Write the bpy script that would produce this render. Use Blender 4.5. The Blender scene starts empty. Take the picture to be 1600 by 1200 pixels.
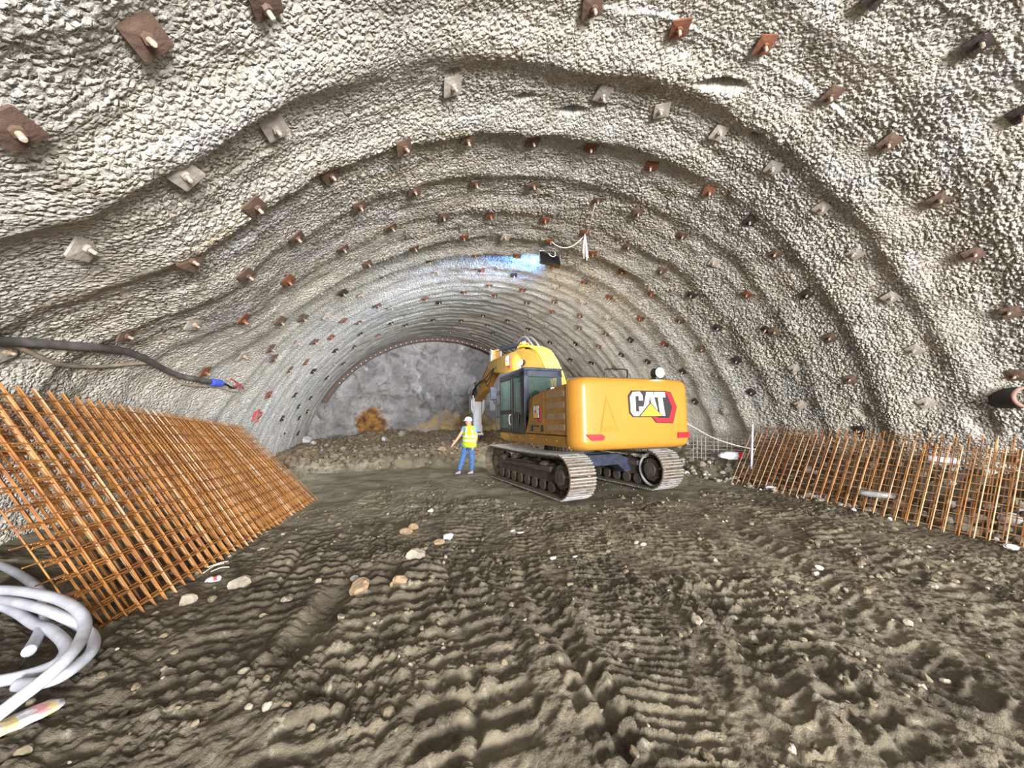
import bpy, math, random
import numpy as np
from mathutils import Vector, Matrix

random.seed(7)
SC = bpy.context.scene
COL = SC.collection
PI = math.pi

# ---------------------------------------------------------------- camera model (1600 x 1200)
FPX = 577.0
YAW, PIT = math.radians(20.5), math.radians(4.0)
CAM = np.array([0.0, 0.0, 2.05])
RAD, XC, ZC = 7.6, 4.0, -1.0          # tunnel circle
YEND = 23.4


def ray(px, py):
    x, y, z = (px - 800) / FPX, 1.0, -(py - 600) / FPX
    c, s = math.cos(PIT), math.sin(PIT)
    y, z = y * c - z * s, y * s + z * c
    c, s = math.cos(YAW), math.sin(YAW)
    d = np.array([x * c + y * s, y * c - x * s, z])
    return d / np.linalg.norm(d)


def at_z(px, py, z=0.0):
    d = ray(px, py)
    return CAM + d * (z - CAM[2]) / d[2]


def at_depth(px, py, t):
    """point on the sight line at distance t along the camera axis"""
    d = ray(px, py)
    ax = ray(800, 600)
    return CAM + d * t / np.dot(d, ax)


# ---------------------------------------------------------------- noise (vectorised)
def hsh(ix, iy, seed=0):
    n = (ix.astype(np.int64) * 374761393 + iy.astype(np.int64) * 668265263 + seed * 1442695041) & 0xFFFFFFFF
    n = ((n ^ (n >> 13)) * 1274126177) & 0xFFFFFFFF
    n = n ^ (n >> 16)
    return (n & 0xFFFFFF) / float(0xFFFFFF)


def vnoise(x, y, seed=0):
    ix, iy = np.floor(x), np.floor(y)
    fx, fy = x - ix, y - iy
    fx = fx * fx * fx * (fx * (fx * 6 - 15) + 10)
    fy = fy * fy * fy * (fy * (fy * 6 - 15) + 10)
    a, b = hsh(ix, iy, seed), hsh(ix + 1, iy, seed)
    c, d = hsh(ix, iy + 1, seed), hsh(ix + 1, iy + 1, seed)
    return (a + (b - a) * fx) * (1 - fy) + (c + (d - c) * fx) * fy      # 0..1


def fbm(x, y, seed=0, octv=4, gain=0.5):
    s, a, t = 0.0, 1.0, 0.0
    for i in range(octv):
        s = s + a * (vnoise(x * 2 ** i + 17.3 * i, y * 2 ** i - 9.1 * i, seed + i) * 2 - 1)
        t += a
        a *= gain
    return s / t


def worley(x, y, seed=0):
    """F1 and F2 distances to jittered points, unit cells"""
    ix, iy = np.floor(x), np.floor(y)
    f1 = np.full(np.shape(x), 9.0)
    f2 = np.full(np.shape(x), 9.0)
    for dx in (-1, 0, 1):
        for dy in (-1, 0, 1):
            cx, cy = ix + dx, iy + dy
            px = cx + 0.1 + 0.8 * hsh(cx, cy, seed)
            py = cy + 0.1 + 0.8 * hsh(cx, cy, seed + 51)
            d = np.hypot(px - x, py - y)
            f2 = np.where(d < f1, f1, np.minimum(f2, d))
            f1 = np.minimum(f1, d)
    return f1, f2


def sstep(a, b, x):
    t = np.clip((x - a) / (b - a), 0, 1)
    return t * t * (3 - 2 * t)


# ---------------------------------------------------------------- tunnel surface
def base_rad(phi, Y):
    """smooth radius: circle, with the wider left foot near the camera"""
    deg = np.degrees(phi)
    bul = 0.85 * sstep(140, 156, deg) * (1 - sstep(6.0, 11.5, Y))
    return RAD + bul


NOTCH = []     # (phi, Y, half_s, half_y, depth, ang)
SMOOTH = []    # (phi, Y, radius)


def shell_rad(phi, Y):
    s = phi * RAD
    r = base_rad(phi, Y)
    deg = np.degrees(phi)
    # arched ribs every 1.2 m, the far flank steeper
    Yj = Y + 0.12 * fbm(s * 0.35, Y * 0.5, 3, 2) + 0.07 * fbm(s * 1.1, Y * 0.8, 5, 2)
    k = np.round(Yj / 1.2)
    dy = Yj - k * 1.2
    rib = np.where(dy < 0, np.exp(-(dy / 0.34) ** 2), np.exp(-(dy / 0.19) ** 2))
    strength = np.array([0, 0, .03, .10, .13, .07, .06, .10, .11, .08, .09, .07, .10, .07, .09, .08, .08, .08, .08, .08, .08, .08])
    amp = strength[np.clip(k, 0, 21).astype(int)] * (0.35 + 0.9 * vnoise(s * 0.45, k * 5.3, 11))
    far = sstep(9, 15, Y)
    r = r - rib * amp * (1.0 - 0.35 * far)
    # second fainter rib between
    Y2 = Yj - 0.6
    d2 = Y2 - np.round(Y2 / 1.2) * 1.2
    r = r - 0.055 * np.exp(-(d2 / 0.13) ** 2) * vnoise(s * 0.4, k * 3.1, 23) * (0.5 + 0.9 * far)
    r = r - (0.02 + .03 * sstep(3, 6, Y)) * fbm(s * 0.55, Y * 0.75, 31, 3)
    r = r - 0.030 * fbm(s * 2.3, Y * 3.1, 37, 3)
    # sprayed lumps
    m = sstep(0.28, 0.72, vnoise(s * 0.55 + 3, Y * 0.8, 41) * 0.6 + vnoise(s * 1.5, Y * 1.9, 43) * 0.4)
    la = 0.034 + 0.032 * m
    right = 1 - sstep(55, 95, deg)
    la = la * (0.78 + 0.5 * right)
    la = la * (1 - .62 * sstep(75, 115, deg) * (1 - sstep(3.2, 5.5, Y)))
    la = la * (.55 + .45 * sstep(1.4, 2.6, Y))
    la = la * (1 - .35 * sstep(110, 140, deg) * sstep(3, 5, Y))
    la = la * (1 - 0.70 * sstep(8.0, 12.5, Y))
    la = la * (1 - 0.86 * sstep(118, 150, deg) * sstep(6.5, 9.0, Y))
    la = la * (1 - 0.80 * (1 - sstep(18, 34, deg)) * sstep(7.0, 9.5, Y))
    for (p0, y0, rr) in SMOOTH:
        w = np.exp(-(((phi - p0) * RAD) ** 2 + (Y - y0) ** 2) / rr ** 2)
        la = la * (1 - 0.9 * w)
    f1, f2 = worley(s / 0.072 + 0.6 * fbm(s * 5, Y * 5, 47, 2), Y / 0.054, 53)
    edge = np.clip((f2 - f1) / 0.26, 0, 1)
    lump = (edge ** 0.6) * (0.62 + 0.38 * hsh(np.floor(s / 0.05), np.floor(Y / 0.05), 3) * 0.0 + 0.25 * (1 - f1))
    f1b, f2b = worley(s / 0.15 + 9.1, Y / 0.12 + 4.4, 59)
    lump = lump * (.8 + .4 * vnoise(s * 14, Y * 14, 61)) + 0.35 * np.clip((f2b - f1b) / 0.4, 0, 1)
    r = r - la * lump
    for (p0, y0, hs, hy, dep, ang) in NOTCH:
        a, b = (phi - p0) * RAD, Y - y0
        c, sn = math.cos(ang), math.sin(ang)
        u, v = a * c + b * sn, -a * sn + b * c
        w = np.exp(-((u / hs) ** 2 + (v / hy) ** 2) ** 2)
        r = r + dep * w
    return r


def on_base(px, py, inset=0.0):
    """where the sight line meets the smooth shell: point, phi, Y"""
    d = ray(px, py)
    r = RAD - inset
    for it in range(8):
        ox, oz = -XC, CAM[2] - ZC
        a = d[0] ** 2 + d[2] ** 2
        b = 2 * (ox * d[0] + oz * d[2])
        c = ox ** 2 + oz ** 2 - r * r
        t = (-b + math.sqrt(b * b - 4 * a * c)) / (2 * a)
        P = CAM + d * t
        phi = math.atan2(P[2] - ZC, P[0] - XC)
        r = float(base_rad(np.array(phi), np.array(P[1]))) - inset
    return P, phi, P[1]


def on_shell(px, py, inset=0.0):
    """where the sight line meets the finished rough shell"""
    P, phi, Y = on_base(px, py)
    for it in range(3):
        rr = float(np.mean(shell_rad(np.array([phi - .006, phi, phi + .006]), np.array([Y, Y - .04, Y + .04]))))
        P, phi, Y = on_base(px, py, float(base_rad(np.array(phi), np.array(Y))) - rr + inset)
    return P, phi, Y


def shell_pt(phi, Y, inset=0.0):
    r = float(shell_rad(np.array([phi]), np.array([Y]))[0]) - inset
    return np.array([XC + r * math.cos(phi), Y, ZC + r * math.sin(phi)])


for (px, py, hs, hy, dep, ang) in [
        (1128, 122, .30, .07, .30, .25), (1182, 208, .10, .08, .28, 0), (893, 166, .16, .06, .24, .2), (818, 148, .10, .05, .22, 0),
        (935, 160, .09, .05, .2, 0), (707, 112, .08, .05, .2, 0), (1350, 640, .2, .15, .10, 0), (1535, 655, .4, .2, .12, 0)]:
    _, ph, yy = on_base(px, py)
    NOTCH.append((ph, yy, hs, hy, dep, ang))
for (px, py, rr) in [(1470, 95, .42), (1560, 190, .42), (1340, 15, .4), (1340, 235, .34), (1250, 165, .2), (1415, 335, .34), (1470, 400, .34), (1520, 495, .36),
                     (1560, 590, .4), (1550, 700, .5), (285, 95, .30), (90, 215, .28), (450, 30, .3), (1170, 105, .2), (1060, 75, .12), (935, 32, .12), (20, 330, .5),
                     (180, 430, .5), (1455, 630, .3), (230, 60, .15)]:
    _, ph, yy = on_base(px, py)
    SMOOTH.append((ph, yy, rr))

# ---------------------------------------------------------------- ground heights
TRK = []


def trk(p0, p1, half, kind, pitch, depth):
    a, b = at_z(*p0), at_z(*p1)
    TRK.append((a[:2], b[:2], half, kind, pitch, depth))


trk((742, 1160), (705, 900), .40, 'lug', .20, .075)
trk((520, 1150), (622, 900), .36, 'lug', .21, .07)
trk((950, 1150), (815, 885), .17, 'lug', .17, .085)
trk((1070, 1190), (893, 800), .34, 'bar', .095, .05)
trk((1270, 1190), (1110, 920), .20, 'chev', .20, .065)
trk((1250, 1010), (985, 800), .36, 'bar', .19, .035)
trk((1560, 1130), (1150, 830), .34, 'chev', .24, .035)
trk((1590, 960), (1200, 800), .30, 'lug', .20, .03)
trk((395, 1130), (560, 900), .20, 'rut', .2, .09)
trk((300, 1090), (500, 830), .33, 'lug', .19, .06)
trk((540, 900), (590, 770), .30, 'bar', .17, .035)
trk((700, 900), (745, 775), .34, 'bar', .17, .03)
trk((880, 1000), (790, 790), .14, 'bar', .16, .03)
trk((1400, 1150), (1180, 960), .20, 'lug', .2, .05)


def ground_h(x, y):
    h = 0.05 * fbm(x * 0.55, y * 0.55, 101, 3)
    n1 = fbm(x * 1.7, y * 1.7, 103, 3)
    h = h + 0.030 * n1
    clump = sstep(0.42, 0.7, vnoise(x * 0.9 + 3, y * 0.9, 107) * .6 + vnoise(x * 2.6, y * 2.6, 108) * .4)
    near = 1 - 0.6 * sstep(6, 12, y)
    tm = np.zeros(np.shape(x))
    for (a, b, half, kind, pitch, dep) in TRK:
        d = b - a
        L = float(np.hypot(*d))
        u = d / L
        px, py = x - a[0], y - a[1]
        t = px * u[0] + py * u[1]
        v = px * (-u[1]) + py * u[0]
        v = v + 0.05 * np.sin(t * 1.9 + dep * 90) + .035 * fbm(t * 2.5, v * 2.5, 110, 3)
        w = (1 - sstep(half * 0.86, half * 1.12, np.abs(v))) * sstep(-.6, .1, t) * (1 - sstep(L - .2, L + .7, t))
        w = w * (0.45 + 0.55 * sstep(.25, .6, vnoise(t * .8, v * .8 + dep * 77, 111)))
        tt = t + 0.05 * fbm(t * 3, v * 3, 113, 2)
        crumb = .45 + .75 * vnoise(t * 11, v * 11 + dep * 31, 115)
        if kind == 'lug':
            ph = (tt + 0.10 * np.sign(v) * np.abs(v) / half * .5) / pitch
            pat = np.abs((ph % 1.0) * 2 - 1)
            pat = sstep(.40, .72, pat) * crumb
            gap = np.exp(-(v / .035) ** 2)
            hh = -dep * 0.75 + pat * dep * 1.25 * (1 - .8 * gap)
        elif kind == 'chev':
            ph = (tt - np.abs(v) * .75) / pitch
            pat = np.abs((ph % 1.0) * 2 - 1)
            hh = -dep * .5 + dep * 1.2 * sstep(.66, .84, pat) * crumb
        elif kind == 'bar':
            ph = tt / pitch
            pat = np.abs((ph % 1.0) * 2 - 1)
            hh = -dep * .5 + dep * sstep(.55, .8, pat) * crumb
        else:
            hh = -dep * (1 - (v / (half * 1.1)) ** 2) * (.3 + 1.1 * vnoise(t * 3.1, v * 6, 119))
            w = w * sstep(.3, .55, vnoise(t * 1.3 + 2, v * 2, 120))
        h = h + w * hh
        tm = np.maximum(tm, w)
        h = h + dep * (.2 if kind == 'rut' else .5) * np.exp(-((np.abs(v) - half * 1.25) / (.08)) ** 2) * sstep(-.4, .2, t) * (1 - sstep(L - .2, L + .6, t)) * vnoise(t * 2.2, v, 117)
    # clods
    f1, f2 = worley(x / 0.16 + .5 * n1, y / 0.13, 121)
    f1b, f2b = worley(x / 0.055, y / 0.048, 123)
    cl = np.clip((f2 - f1) / .5, 0, 1) * .026 + np.clip((f2b - f1b) / .4, 0, 1) * .017
    h = h + .018 * fbm(x * 20, y * 20, 128, 3, .65) * near + cl * (0.30 + .95 * clump * (1 - .45 * tm)) * near * (1 - .35 * sstep(3.5, 5, x) * (1 - sstep(7, 8.5, x)))
    h = h + 0.030 * fbm(x * 6, y * 6, 127, 4, .6) * near * (0.5 + clump)
    # berm along the left wall foot, muck along the right wall foot
    lb = sstep(-2.2, -3.6, x) * (1 - sstep(9, 12, y))
    h = h + 0.38 * lb + 0.10 * lb * fbm(x * 2, y * 2, 131, 3)
    lb2 = sstep(-1.2, -2.4, x) * (1 - sstep(3.4, 4.8, y))
    h = h + 0.16 * lb2
    rb = sstep(9.7, 11.3, x + .25 * fbm(y * .7, x * .7, 133, 2))
    f1r, f2r = worley(x / 0.30, y / 0.26, 137)
    h = h + rb * (0.75 + 0.22 * fbm(x * 1.3, y * 1.3, 139, 3)) + rb * (1 - f1r) * .13
    # muck pile in front of the face
    yy = y + .5 * fbm(x * .5, y * .1, 141, 3) + 0.06 * (x - 2)
    pm = sstep(13.3, 14.1, yy)
    f1m, f2m = worley(x / .34, y / .34, 143)
    f1n, f2n = worley(x / .15, y / .15, 144)
    h = h + pm * (.16 + .16 * fbm(x * .8, y * .8, 145, 3) + .16 * (1 - f1m) + .06 * (1 - f1n))
    h = h + sstep(20.5, 23.2, y) * (.28 + .30 * vnoise(x * .6, y * .6, 147)) * sstep(-3.5, 1, x)
    # ground under the machine dips forward a little
    m = np.exp(-(((x - 5.2) / 2.6) ** 2 + ((y - 9.2) / 3.2) ** 2) ** 2)
    h = h * (1 - .6 * m) + m * (-.02 - .034 * (y - 9.2))
    return h


def gh(x, y):
    return float(ground_h(np.array([float(x)]), np.array([float(y)]))[0])


def on_ground(px, py, lift=0.0):
    d = ray(px, py)
    t = np.arange(1.0, 30, .02)
    P = CAM[None] + d[None] * t[:, None]
    g = P[:, 2] - ground_h(P[:, 0], P[:, 1]) - lift
    i = int(np.argmax(g <= 0)) if (g <= 0).any() else len(t) - 1
    return P[i]


# ---------------------------------------------------------------- materials
def srgb(r, g, b):
    f = lambda c: ((c / 255 + .055) / 1.055) ** 2.4 if c > 10 else c / 255 / 12.92
    return (f(r), f(g), f(b), 1)


MATS = {}


def mat(name, col, rough=.6, metal=0, var=None, vscale=8, bump=0, bscale=40, spec=.5, emit=None, estr=0, alpha=None, trans=0):
    """colour with a noise-driven second colour, and a noise bump"""
    if name in MATS:
        return MATS[name]
    m = bpy.data.materials.new(name)
    m.use_nodes = True
    nt = m.node_tree
    b = nt.nodes['Principled BSDF']
    b.inputs['Base Color'].default_value = col
    b.inputs['Roughness'].default_value = rough
    b.inputs['Metallic'].default_value = metal
    b.inputs['Specular IOR Level'].default_value = spec
    if trans:
        b.inputs['Transmission Weight'].default_value = trans
    if alpha is not None:
        b.inputs['Alpha'].default_value = alpha
    if emit:
        b.inputs['Emission Color'].default_value = emit
        b.inputs['Emission Strength'].default_value = estr
    geo = nt.nodes.new('ShaderNodeNewGeometry')
    tc = nt.nodes.new('ShaderNodeTexCoord')
    if var:
        n = nt.nodes.new('ShaderNodeTexNoise')
        n.inputs['Scale'].default_value = vscale
        n.inputs['Detail'].default_value = 6
        n.inputs['Roughness'].default_value = .65
        nt.links.new(tc.outputs['Object'], n.inputs['Vector'])
        r = nt.nodes.new('ShaderNodeValToRGB')
        r.color_ramp.elements[0].position = .38
        r.color_ramp.elements[1].position = .62
        r.color_ramp.elements[0].color = col
        r.color_ramp.elements[1].color = var
        nt.links.new(n.outputs['Fac'], r.inputs['Fac'])
        nt.links.new(r.outputs['Color'], b.inputs['Base Color'])
    if bump:
        n2 = nt.nodes.new('ShaderNodeTexNoise')
        n2.inputs['Scale'].default_value = bscale
        n2.inputs['Detail'].default_value = 5
        nt.links.new(tc.outputs['Object'], n2.inputs['Vector'])
        bp = nt.nodes.new('ShaderNodeBump')
        bp.inputs['Strength'].default_value = bump
        bp.inputs['Distance'].default_value = .02
        nt.links.new(n2.outputs['Fac'], bp.inputs['Height'])
        nt.links.new(bp.outputs['Normal'], b.inputs['Normal'])
    MATS[name] = m
    return m


def mixn(nt, fac, a, b):
    mx = nt.nodes.new('ShaderNodeMix')
    mx.data_type = 'RGBA'
    for sock, v in ((mx.inputs[0], fac), (mx.inputs[6], a), (mx.inputs[7], b)):
        if hasattr(v, 'links'):
            nt.links.new(v, sock)
        else:
            sock.default_value = v
    return mx.outputs[2]


def noise_fac(nt, vec, scale, lo, hi, detail=5, rough=.6, mapscale=None):
    n = nt.nodes.new('ShaderNodeTexNoise')
    n.inputs['Scale'].default_value = scale
    n.inputs['Detail'].default_value = detail
    n.inputs['Roughness'].default_value = rough
    if mapscale:
        mp = nt.nodes.new('ShaderNodeMapping')
        mp.inputs['Scale'].default_value = mapscale
        nt.links.new(vec, mp.inputs['Vector'])
        vec = mp.outputs['Vector']
    nt.links.new(vec, n.inputs['Vector'])
    r = nt.nodes.new('ShaderNodeMapRange')
    r.interpolation_type = 'SMOOTHSTEP'
    r.inputs['From Min'].default_value = lo
    r.inputs['From Max'].default_value = hi
    nt.links.new(n.outputs['Fac'], r.inputs['Value'])
    return r.outputs['Result']


def shotcrete_mat():
    m = bpy.data.materials.new('shotcrete')
    m.use_nodes = True
    nt = m.node_tree
    b = nt.nodes['Principled BSDF']
    b.inputs['Roughness'].default_value = .85
    b.inputs['Specular IOR Level'].default_value = .12
    uv = nt.nodes.new('ShaderNodeUVMap').outputs['UV']
    pos = nt.nodes.new('ShaderNodeNewGeometry').outputs['Position']
    c = mixn(nt, noise_fac(nt, pos, .5, .35, .65), srgb(194, 189, 178), srgb(184, 183, 180))
    c = mixn(nt, noise_fac(nt, pos, 1.7, .5, .72), c, srgb(156, 150, 140))
    c = mixn(nt, noise_fac(nt, pos, 2.6, .58, .74), c, srgb(208, 206, 204))
    # cool lime-white lower walls, ochre drip bands running down the arch
    c = mixn(nt, noise_fac(nt, uv, 1.0, .60, .76, 4, .6, (.35, 2.6, 1)), c, srgb(182, 168, 138))
    c = mixn(nt, noise_fac(nt, uv, 1.0, .55, .75, 4, .6, (.4, 1.8, 1)), c, srgb(196, 197, 202))
    c = mixn(nt, noise_fac(nt, pos, 60, .45, .7, 3), c, srgb(146, 140, 130))
    nt.links.new(c, b.inputs['Base Color'])
    vo = nt.nodes.new('ShaderNodeTexVoronoi')
    vo.feature = 'F1'
    vo.inputs['Scale'].default_value = 26
    wn = nt.nodes.new('ShaderNodeTexNoise')
    wn.inputs['Scale'].default_value = 16
    wn.inputs['Detail'].default_value = 3
    nt.links.new(uv, wn.inputs['Vector'])
    wa = nt.nodes.new('ShaderNodeVectorMath')
    wa.operation = 'MULTIPLY_ADD'
    wa.inputs[1].default_value = (.055, .055, 0)
    nt.links.new(wn.outputs['Color'], wa.inputs[0])
    nt.links.new(uv, wa.inputs[2])
    nt.links.new(wa.outputs['Vector'], vo.inputs['Vector'])
    vr = nt.nodes.new('ShaderNodeMapRange')
    vr.inputs['From Min'].default_value = .75
    vr.inputs['From Max'].default_value = .05
    nt.links.new(vo.outputs['Distance'], vr.inputs['Value'])
    b0 = nt.nodes.new('ShaderNodeBump')
    b0.inputs['Strength'].default_value = 1.0
    b0.inputs['Distance'].default_value = .034
    nt.links.new(vr.outputs['Result'], b0.inputs['Height'])
    n2 = nt.nodes.new('ShaderNodeTexNoise')
    n2.inputs['Scale'].default_value = 70
    n2.inputs['Detail'].default_value = 4
    nt.links.new(pos, n2.inputs['Vector'])
    bp = nt.nodes.new('ShaderNodeBump')
    bp.inputs['Strength'].default_value = .6
    bp.inputs['Distance'].default_value = .012
    nt.links.new(b0.outputs['Normal'], bp.inputs['Normal'])
    nt.links.new(n2.outputs['Fac'], bp.inputs['Height'])
    nt.links.new(bp.outputs['Normal'], b.inputs['Normal'])
    return m


def mud_mat():
    m = bpy.data.materials.new('mud')
    m.use_nodes = True
    nt = m.node_tree
    b = nt.nodes['Principled BSDF']
    b.inputs['Specular IOR Level'].default_value = .3
    pos = nt.nodes.new('ShaderNodeNewGeometry').outputs['Position']
    c = mixn(nt, noise_fac(nt, pos, .45, .38, .62), srgb(98, 91, 78), srgb(128, 120, 102))
    c = mixn(nt, noise_fac(nt, pos, 2.2, .45, .68, 6), c, srgb(74, 67, 57))
    c = mixn(nt, noise_fac(nt, pos, 7, .56, .70, 6), c, srgb(150, 144, 128))
    c = mixn(nt, noise_fac(nt, pos, 40, .5, .75, 3), c, srgb(116, 108, 94))
    # pale dried strip near the pile and ochre muck towards the face
    sx = nt.nodes.new('ShaderNodeSeparateXYZ')
    nt.links.new(pos, sx.inputs[0])
    r = nt.nodes.new('ShaderNodeMapRange')
    r.interpolation_type = 'SMOOTHSTEP'
    r.inputs['From Min'].default_value = 5.5
    r.inputs['From Max'].default_value = 9.5
    nt.links.new(sx.outputs['Y'], r.inputs['Value'])
    mu = nt.nodes.new('ShaderNodeMath')
    mu.operation = 'MULTIPLY'
    mu.inputs[1].default_value = .7
    nt.links.new(r.outputs['Result'], mu.inputs[0])
    c = mixn(nt, mu.outputs[0], c, mixn(nt, noise_fac(nt, pos, 1.5, .4, .65, 6), srgb(168, 163, 142), srgb(132, 125, 106)))
    r2 = nt.nodes.new('ShaderNodeMapRange')
    r2.interpolation_type = 'SMOOTHSTEP'
    r2.inputs['From Min'].default_value = 13.2
    r2.inputs['From Max'].default_value = 15
    nt.links.new(sx.outputs['Y'], r2.inputs['Value'])
    c = mixn(nt, r2.outputs['Result'], c, mixn(nt, noise_fac(nt, pos, 2.4, .42, .62, 6), srgb(138, 118, 86), srgb(112, 104, 90)))
    nt.links.new(c, b.inputs['Base Color'])
    rr = noise_fac(nt, pos, 1.6, .35, .7)
    mr = nt.nodes.new('ShaderNodeMapRange')
    mr.inputs['To Min'].default_value = .5
    mr.inputs['To Max'].default_value = .95
    nt.links.new(rr, mr.inputs['Value'])
    nt.links.new(mr.outputs['Result'], b.inputs['Roughness'])
    n2 = nt.nodes.new('ShaderNodeTexNoise')
    n2.inputs['Scale'].default_value = 38
    n2.inputs['Roughness'].default_value = .7
    n2.inputs['Detail'].default_value = 6
    nt.links.new(pos, n2.inputs['Vector'])
    bp = nt.nodes.new('ShaderNodeBump')
    bp.inputs['Strength'].default_value = .9
    bp.inputs['Distance'].default_value = .03
    nt.links.new(n2.outputs['Fac'], bp.inputs['Height'])
    nt.links.new(bp.outputs['Normal'], b.inputs['Normal'])
    return m


def rock_face_mat():
    m = bpy.data.materials.new('face_rock')
    m.use_nodes = True
    nt = m.node_tree
    b = nt.nodes['Principled BSDF']
    b.inputs['Roughness'].default_value = .9
    pos = nt.nodes.new('ShaderNodeNewGeometry').outputs['Position']
    c = mixn(nt, noise_fac(nt, pos, .5, .4, .62), srgb(126, 122, 120), srgb(160, 156, 154))
    c = mixn(nt, noise_fac(nt, pos, 1.3, .52, .7, 6), c, srgb(100, 96, 92))
    c = mixn(nt, noise_fac(nt, pos, 1.0, .58, .72, 5, .6, (1, 1, .5)), c, srgb(190, 190, 192))
    # ochre seams: bottom left patch and the lower right of the face
    def blob(cx, cz, rx, rz, gain):
        mp = nt.nodes.new('ShaderNodeMapping')
        mp.inputs['Location'].default_value = (-cx / rx, 0, -cz / rz)
        mp.inputs['Scale'].default_value = (1 / rx, 0, 1 / rz)
        nt.links.new(pos, mp.inputs['Vector'])
        le = nt.nodes.new('ShaderNodeVectorMath')
        le.operation = 'LENGTH'
        nt.links.new(mp.outputs['Vector'], le.inputs[0])
        n = nt.nodes.new('ShaderNodeTexNoise')
        n.inputs['Scale'].default_value = 1.6
        n.inputs['Detail'].default_value = 5
        nt.links.new(pos, n.inputs['Vector'])
        ad = nt.nodes.new('ShaderNodeMath')
        ad.operation = 'MULTIPLY_ADD'
        ad.inputs[1].default_value = 1.6
        nt.links.new(n.outputs['Fac'], ad.inputs[0])
        nt.links.new(le.outputs['Value'], ad.inputs[2])
        r = nt.nodes.new('ShaderNodeMapRange')
        r.inputs['From Min'].default_value = 1.95
        r.inputs['From Max'].default_value = 1.6
        r.inputs['To Max'].default_value = gain
        nt.links.new(ad.outputs[0], r.inputs['Value'])
        return r.outputs['Result']
    oc = mixn(nt, noise_fac(nt, pos, 3, .4, .65, 6), srgb(146, 106, 52), srgb(92, 62, 34))
    c = mixn(nt, blob(-.15, 1.35, .75, .95, 1.0), c, oc)
    oc2 = mixn(nt, noise_fac(nt, pos, 2, .4, .65, 6), srgb(178, 150, 96), srgb(146, 122, 92))
    c = mixn(nt, blob(5.6, .4, 3.0, 1.5, .9), c, oc2)
    nt.links.new(c, b.inputs['Base Color'])
    n2 = nt.nodes.new('ShaderNodeTexNoise')
    n2.inputs['Scale'].default_value = 8
    n2.inputs['Detail'].default_value = 8
    nt.links.new(pos, n2.inputs['Vector'])
    bp = nt.nodes.new('ShaderNodeBump')
    bp.inputs['Strength'].default_value = .8
    bp.inputs['Distance'].default_value = .08
    nt.links.new(n2.outputs['Fac'], bp.inputs['Height'])
    nt.links.new(bp.outputs['Normal'], b.inputs['Normal'])
    return m


M_SHOT, M_MUD, M_FACE = shotcrete_mat(), mud_mat(), rock_face_mat()
M_RUST = mat('rust_steel', srgb(112, 66, 48), .75, .1, srgb(86, 60, 52), 9, .3)
M_RUSTR = mat('red_rust', srgb(122, 74, 54), .75, .1, srgb(102, 68, 50), 9, .3)
M_BROWN = mat('brown_plate', srgb(104, 84, 72), .7, .1, srgb(84, 66, 58), 9, .3)
M_GREYP = mat('dusty_grey_plate', srgb(164, 158, 150), .9, 0, srgb(140, 132, 124), 12, .3)
M_DARKP = mat('dark_plate', srgb(58, 46, 44), .7, .1, srgb(40, 34, 34), 9, .3)
M_BOLT = mat('bolt_end', srgb(178, 164, 148), .7, .1, srgb(150, 120, 98), 14)
M_BOLTR = mat('bolt_end_rust', srgb(172, 122, 96), .7, .1, srgb(150, 108, 88), 14)
M_REBAR = mat('rebar_rust', srgb(172, 120, 62), .75, .1, srgb(134, 86, 48), 3.5, .2, 60)
M_REBAR2 = mat('rebar_pale', srgb(200, 170, 138), .75, .1, srgb(172, 126, 84), 2.5, .2, 60)
M_REBARD = mat('rebar_dark', srgb(128, 92, 64), .8, .1, srgb(98, 72, 54), 3, .2, 60)
M_YEL = mat('machine_yellow', srgb(178, 126, 50), .34, 0, srgb(172, 121, 47), 1.5, spec=.5)
M_YELD = mat('dusty_yellow', srgb(176, 128, 50), .55, 0, srgb(150, 110, 52), 4)
M_YELB = mat('boom_yellow', srgb(146, 118, 50), .45, 0, srgb(130, 104, 44), 3)
M_BLACK = mat('black_paint', srgb(28, 28, 32), .45, 0, srgb(26, 26, 28), 6)
M_NAVY = mat('dark_blue_grey', srgb(62, 68, 88), .4, .1, srgb(48, 52, 66), 6)
M_STEEL = mat('worn_steel', srgb(186, 188, 196), .45, .35, srgb(160, 152, 140), 5, .2)
M_MUDDY = mat('mud_caked', srgb(112, 100, 84), .9, 0, srgb(84, 74, 62), 7, .6, 18)
M_DKMUD = mat('dark_mud_steel', srgb(66, 60, 56), .85, 0, srgb(94, 84, 70), 5, .5, 22)
M_GLASS = mat('tinted_glass', srgb(80, 108, 102), .05, 0, alpha=.42, spec=.9)
M_WHITE = mat('white_paint', srgb(212, 212, 214), .5)
M_RED = mat('red_mark', srgb(206, 32, 44), .45)
M_LBLK = mat('logo_black', srgb(40, 38, 40), .5)
M_LYEL = mat('logo_yellow', srgb(244, 196, 48), .5)
M_ORANGE = mat('orange_lens', srgb(240, 130, 30), .3)
M_CHROME = mat('chrome_rod', srgb(220, 224, 230), .2, .9)
M_HAMMER = mat('grey_white_steel', srgb(190, 190, 196), .5, .1, srgb(176, 178, 186), 5)
M_LAMP = mat('lamp_lens', (1, 1, 1, 1), .3, emit=(1, .97, .95, 1), estr=28)
M_HOSEW = mat('white_hose', srgb(186, 190, 204), .45, 0, srgb(168, 170, 182), 7, .15)
M_CABLEK = mat('black_cable', srgb(66, 64, 66), .65, 0, srgb(92, 88, 84), 5)
M_CABLEG = mat('grey_cable', srgb(150, 138, 120), .75, 0, srgb(120, 110, 98), 6)
M_BLUE = mat('blue_plastic', srgb(62, 84, 190), .4)
M_ROPE = mat('white_wire', srgb(226, 220, 212), .6)
M_SKIN = mat('skin', srgb(226, 164, 136), .6)
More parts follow.
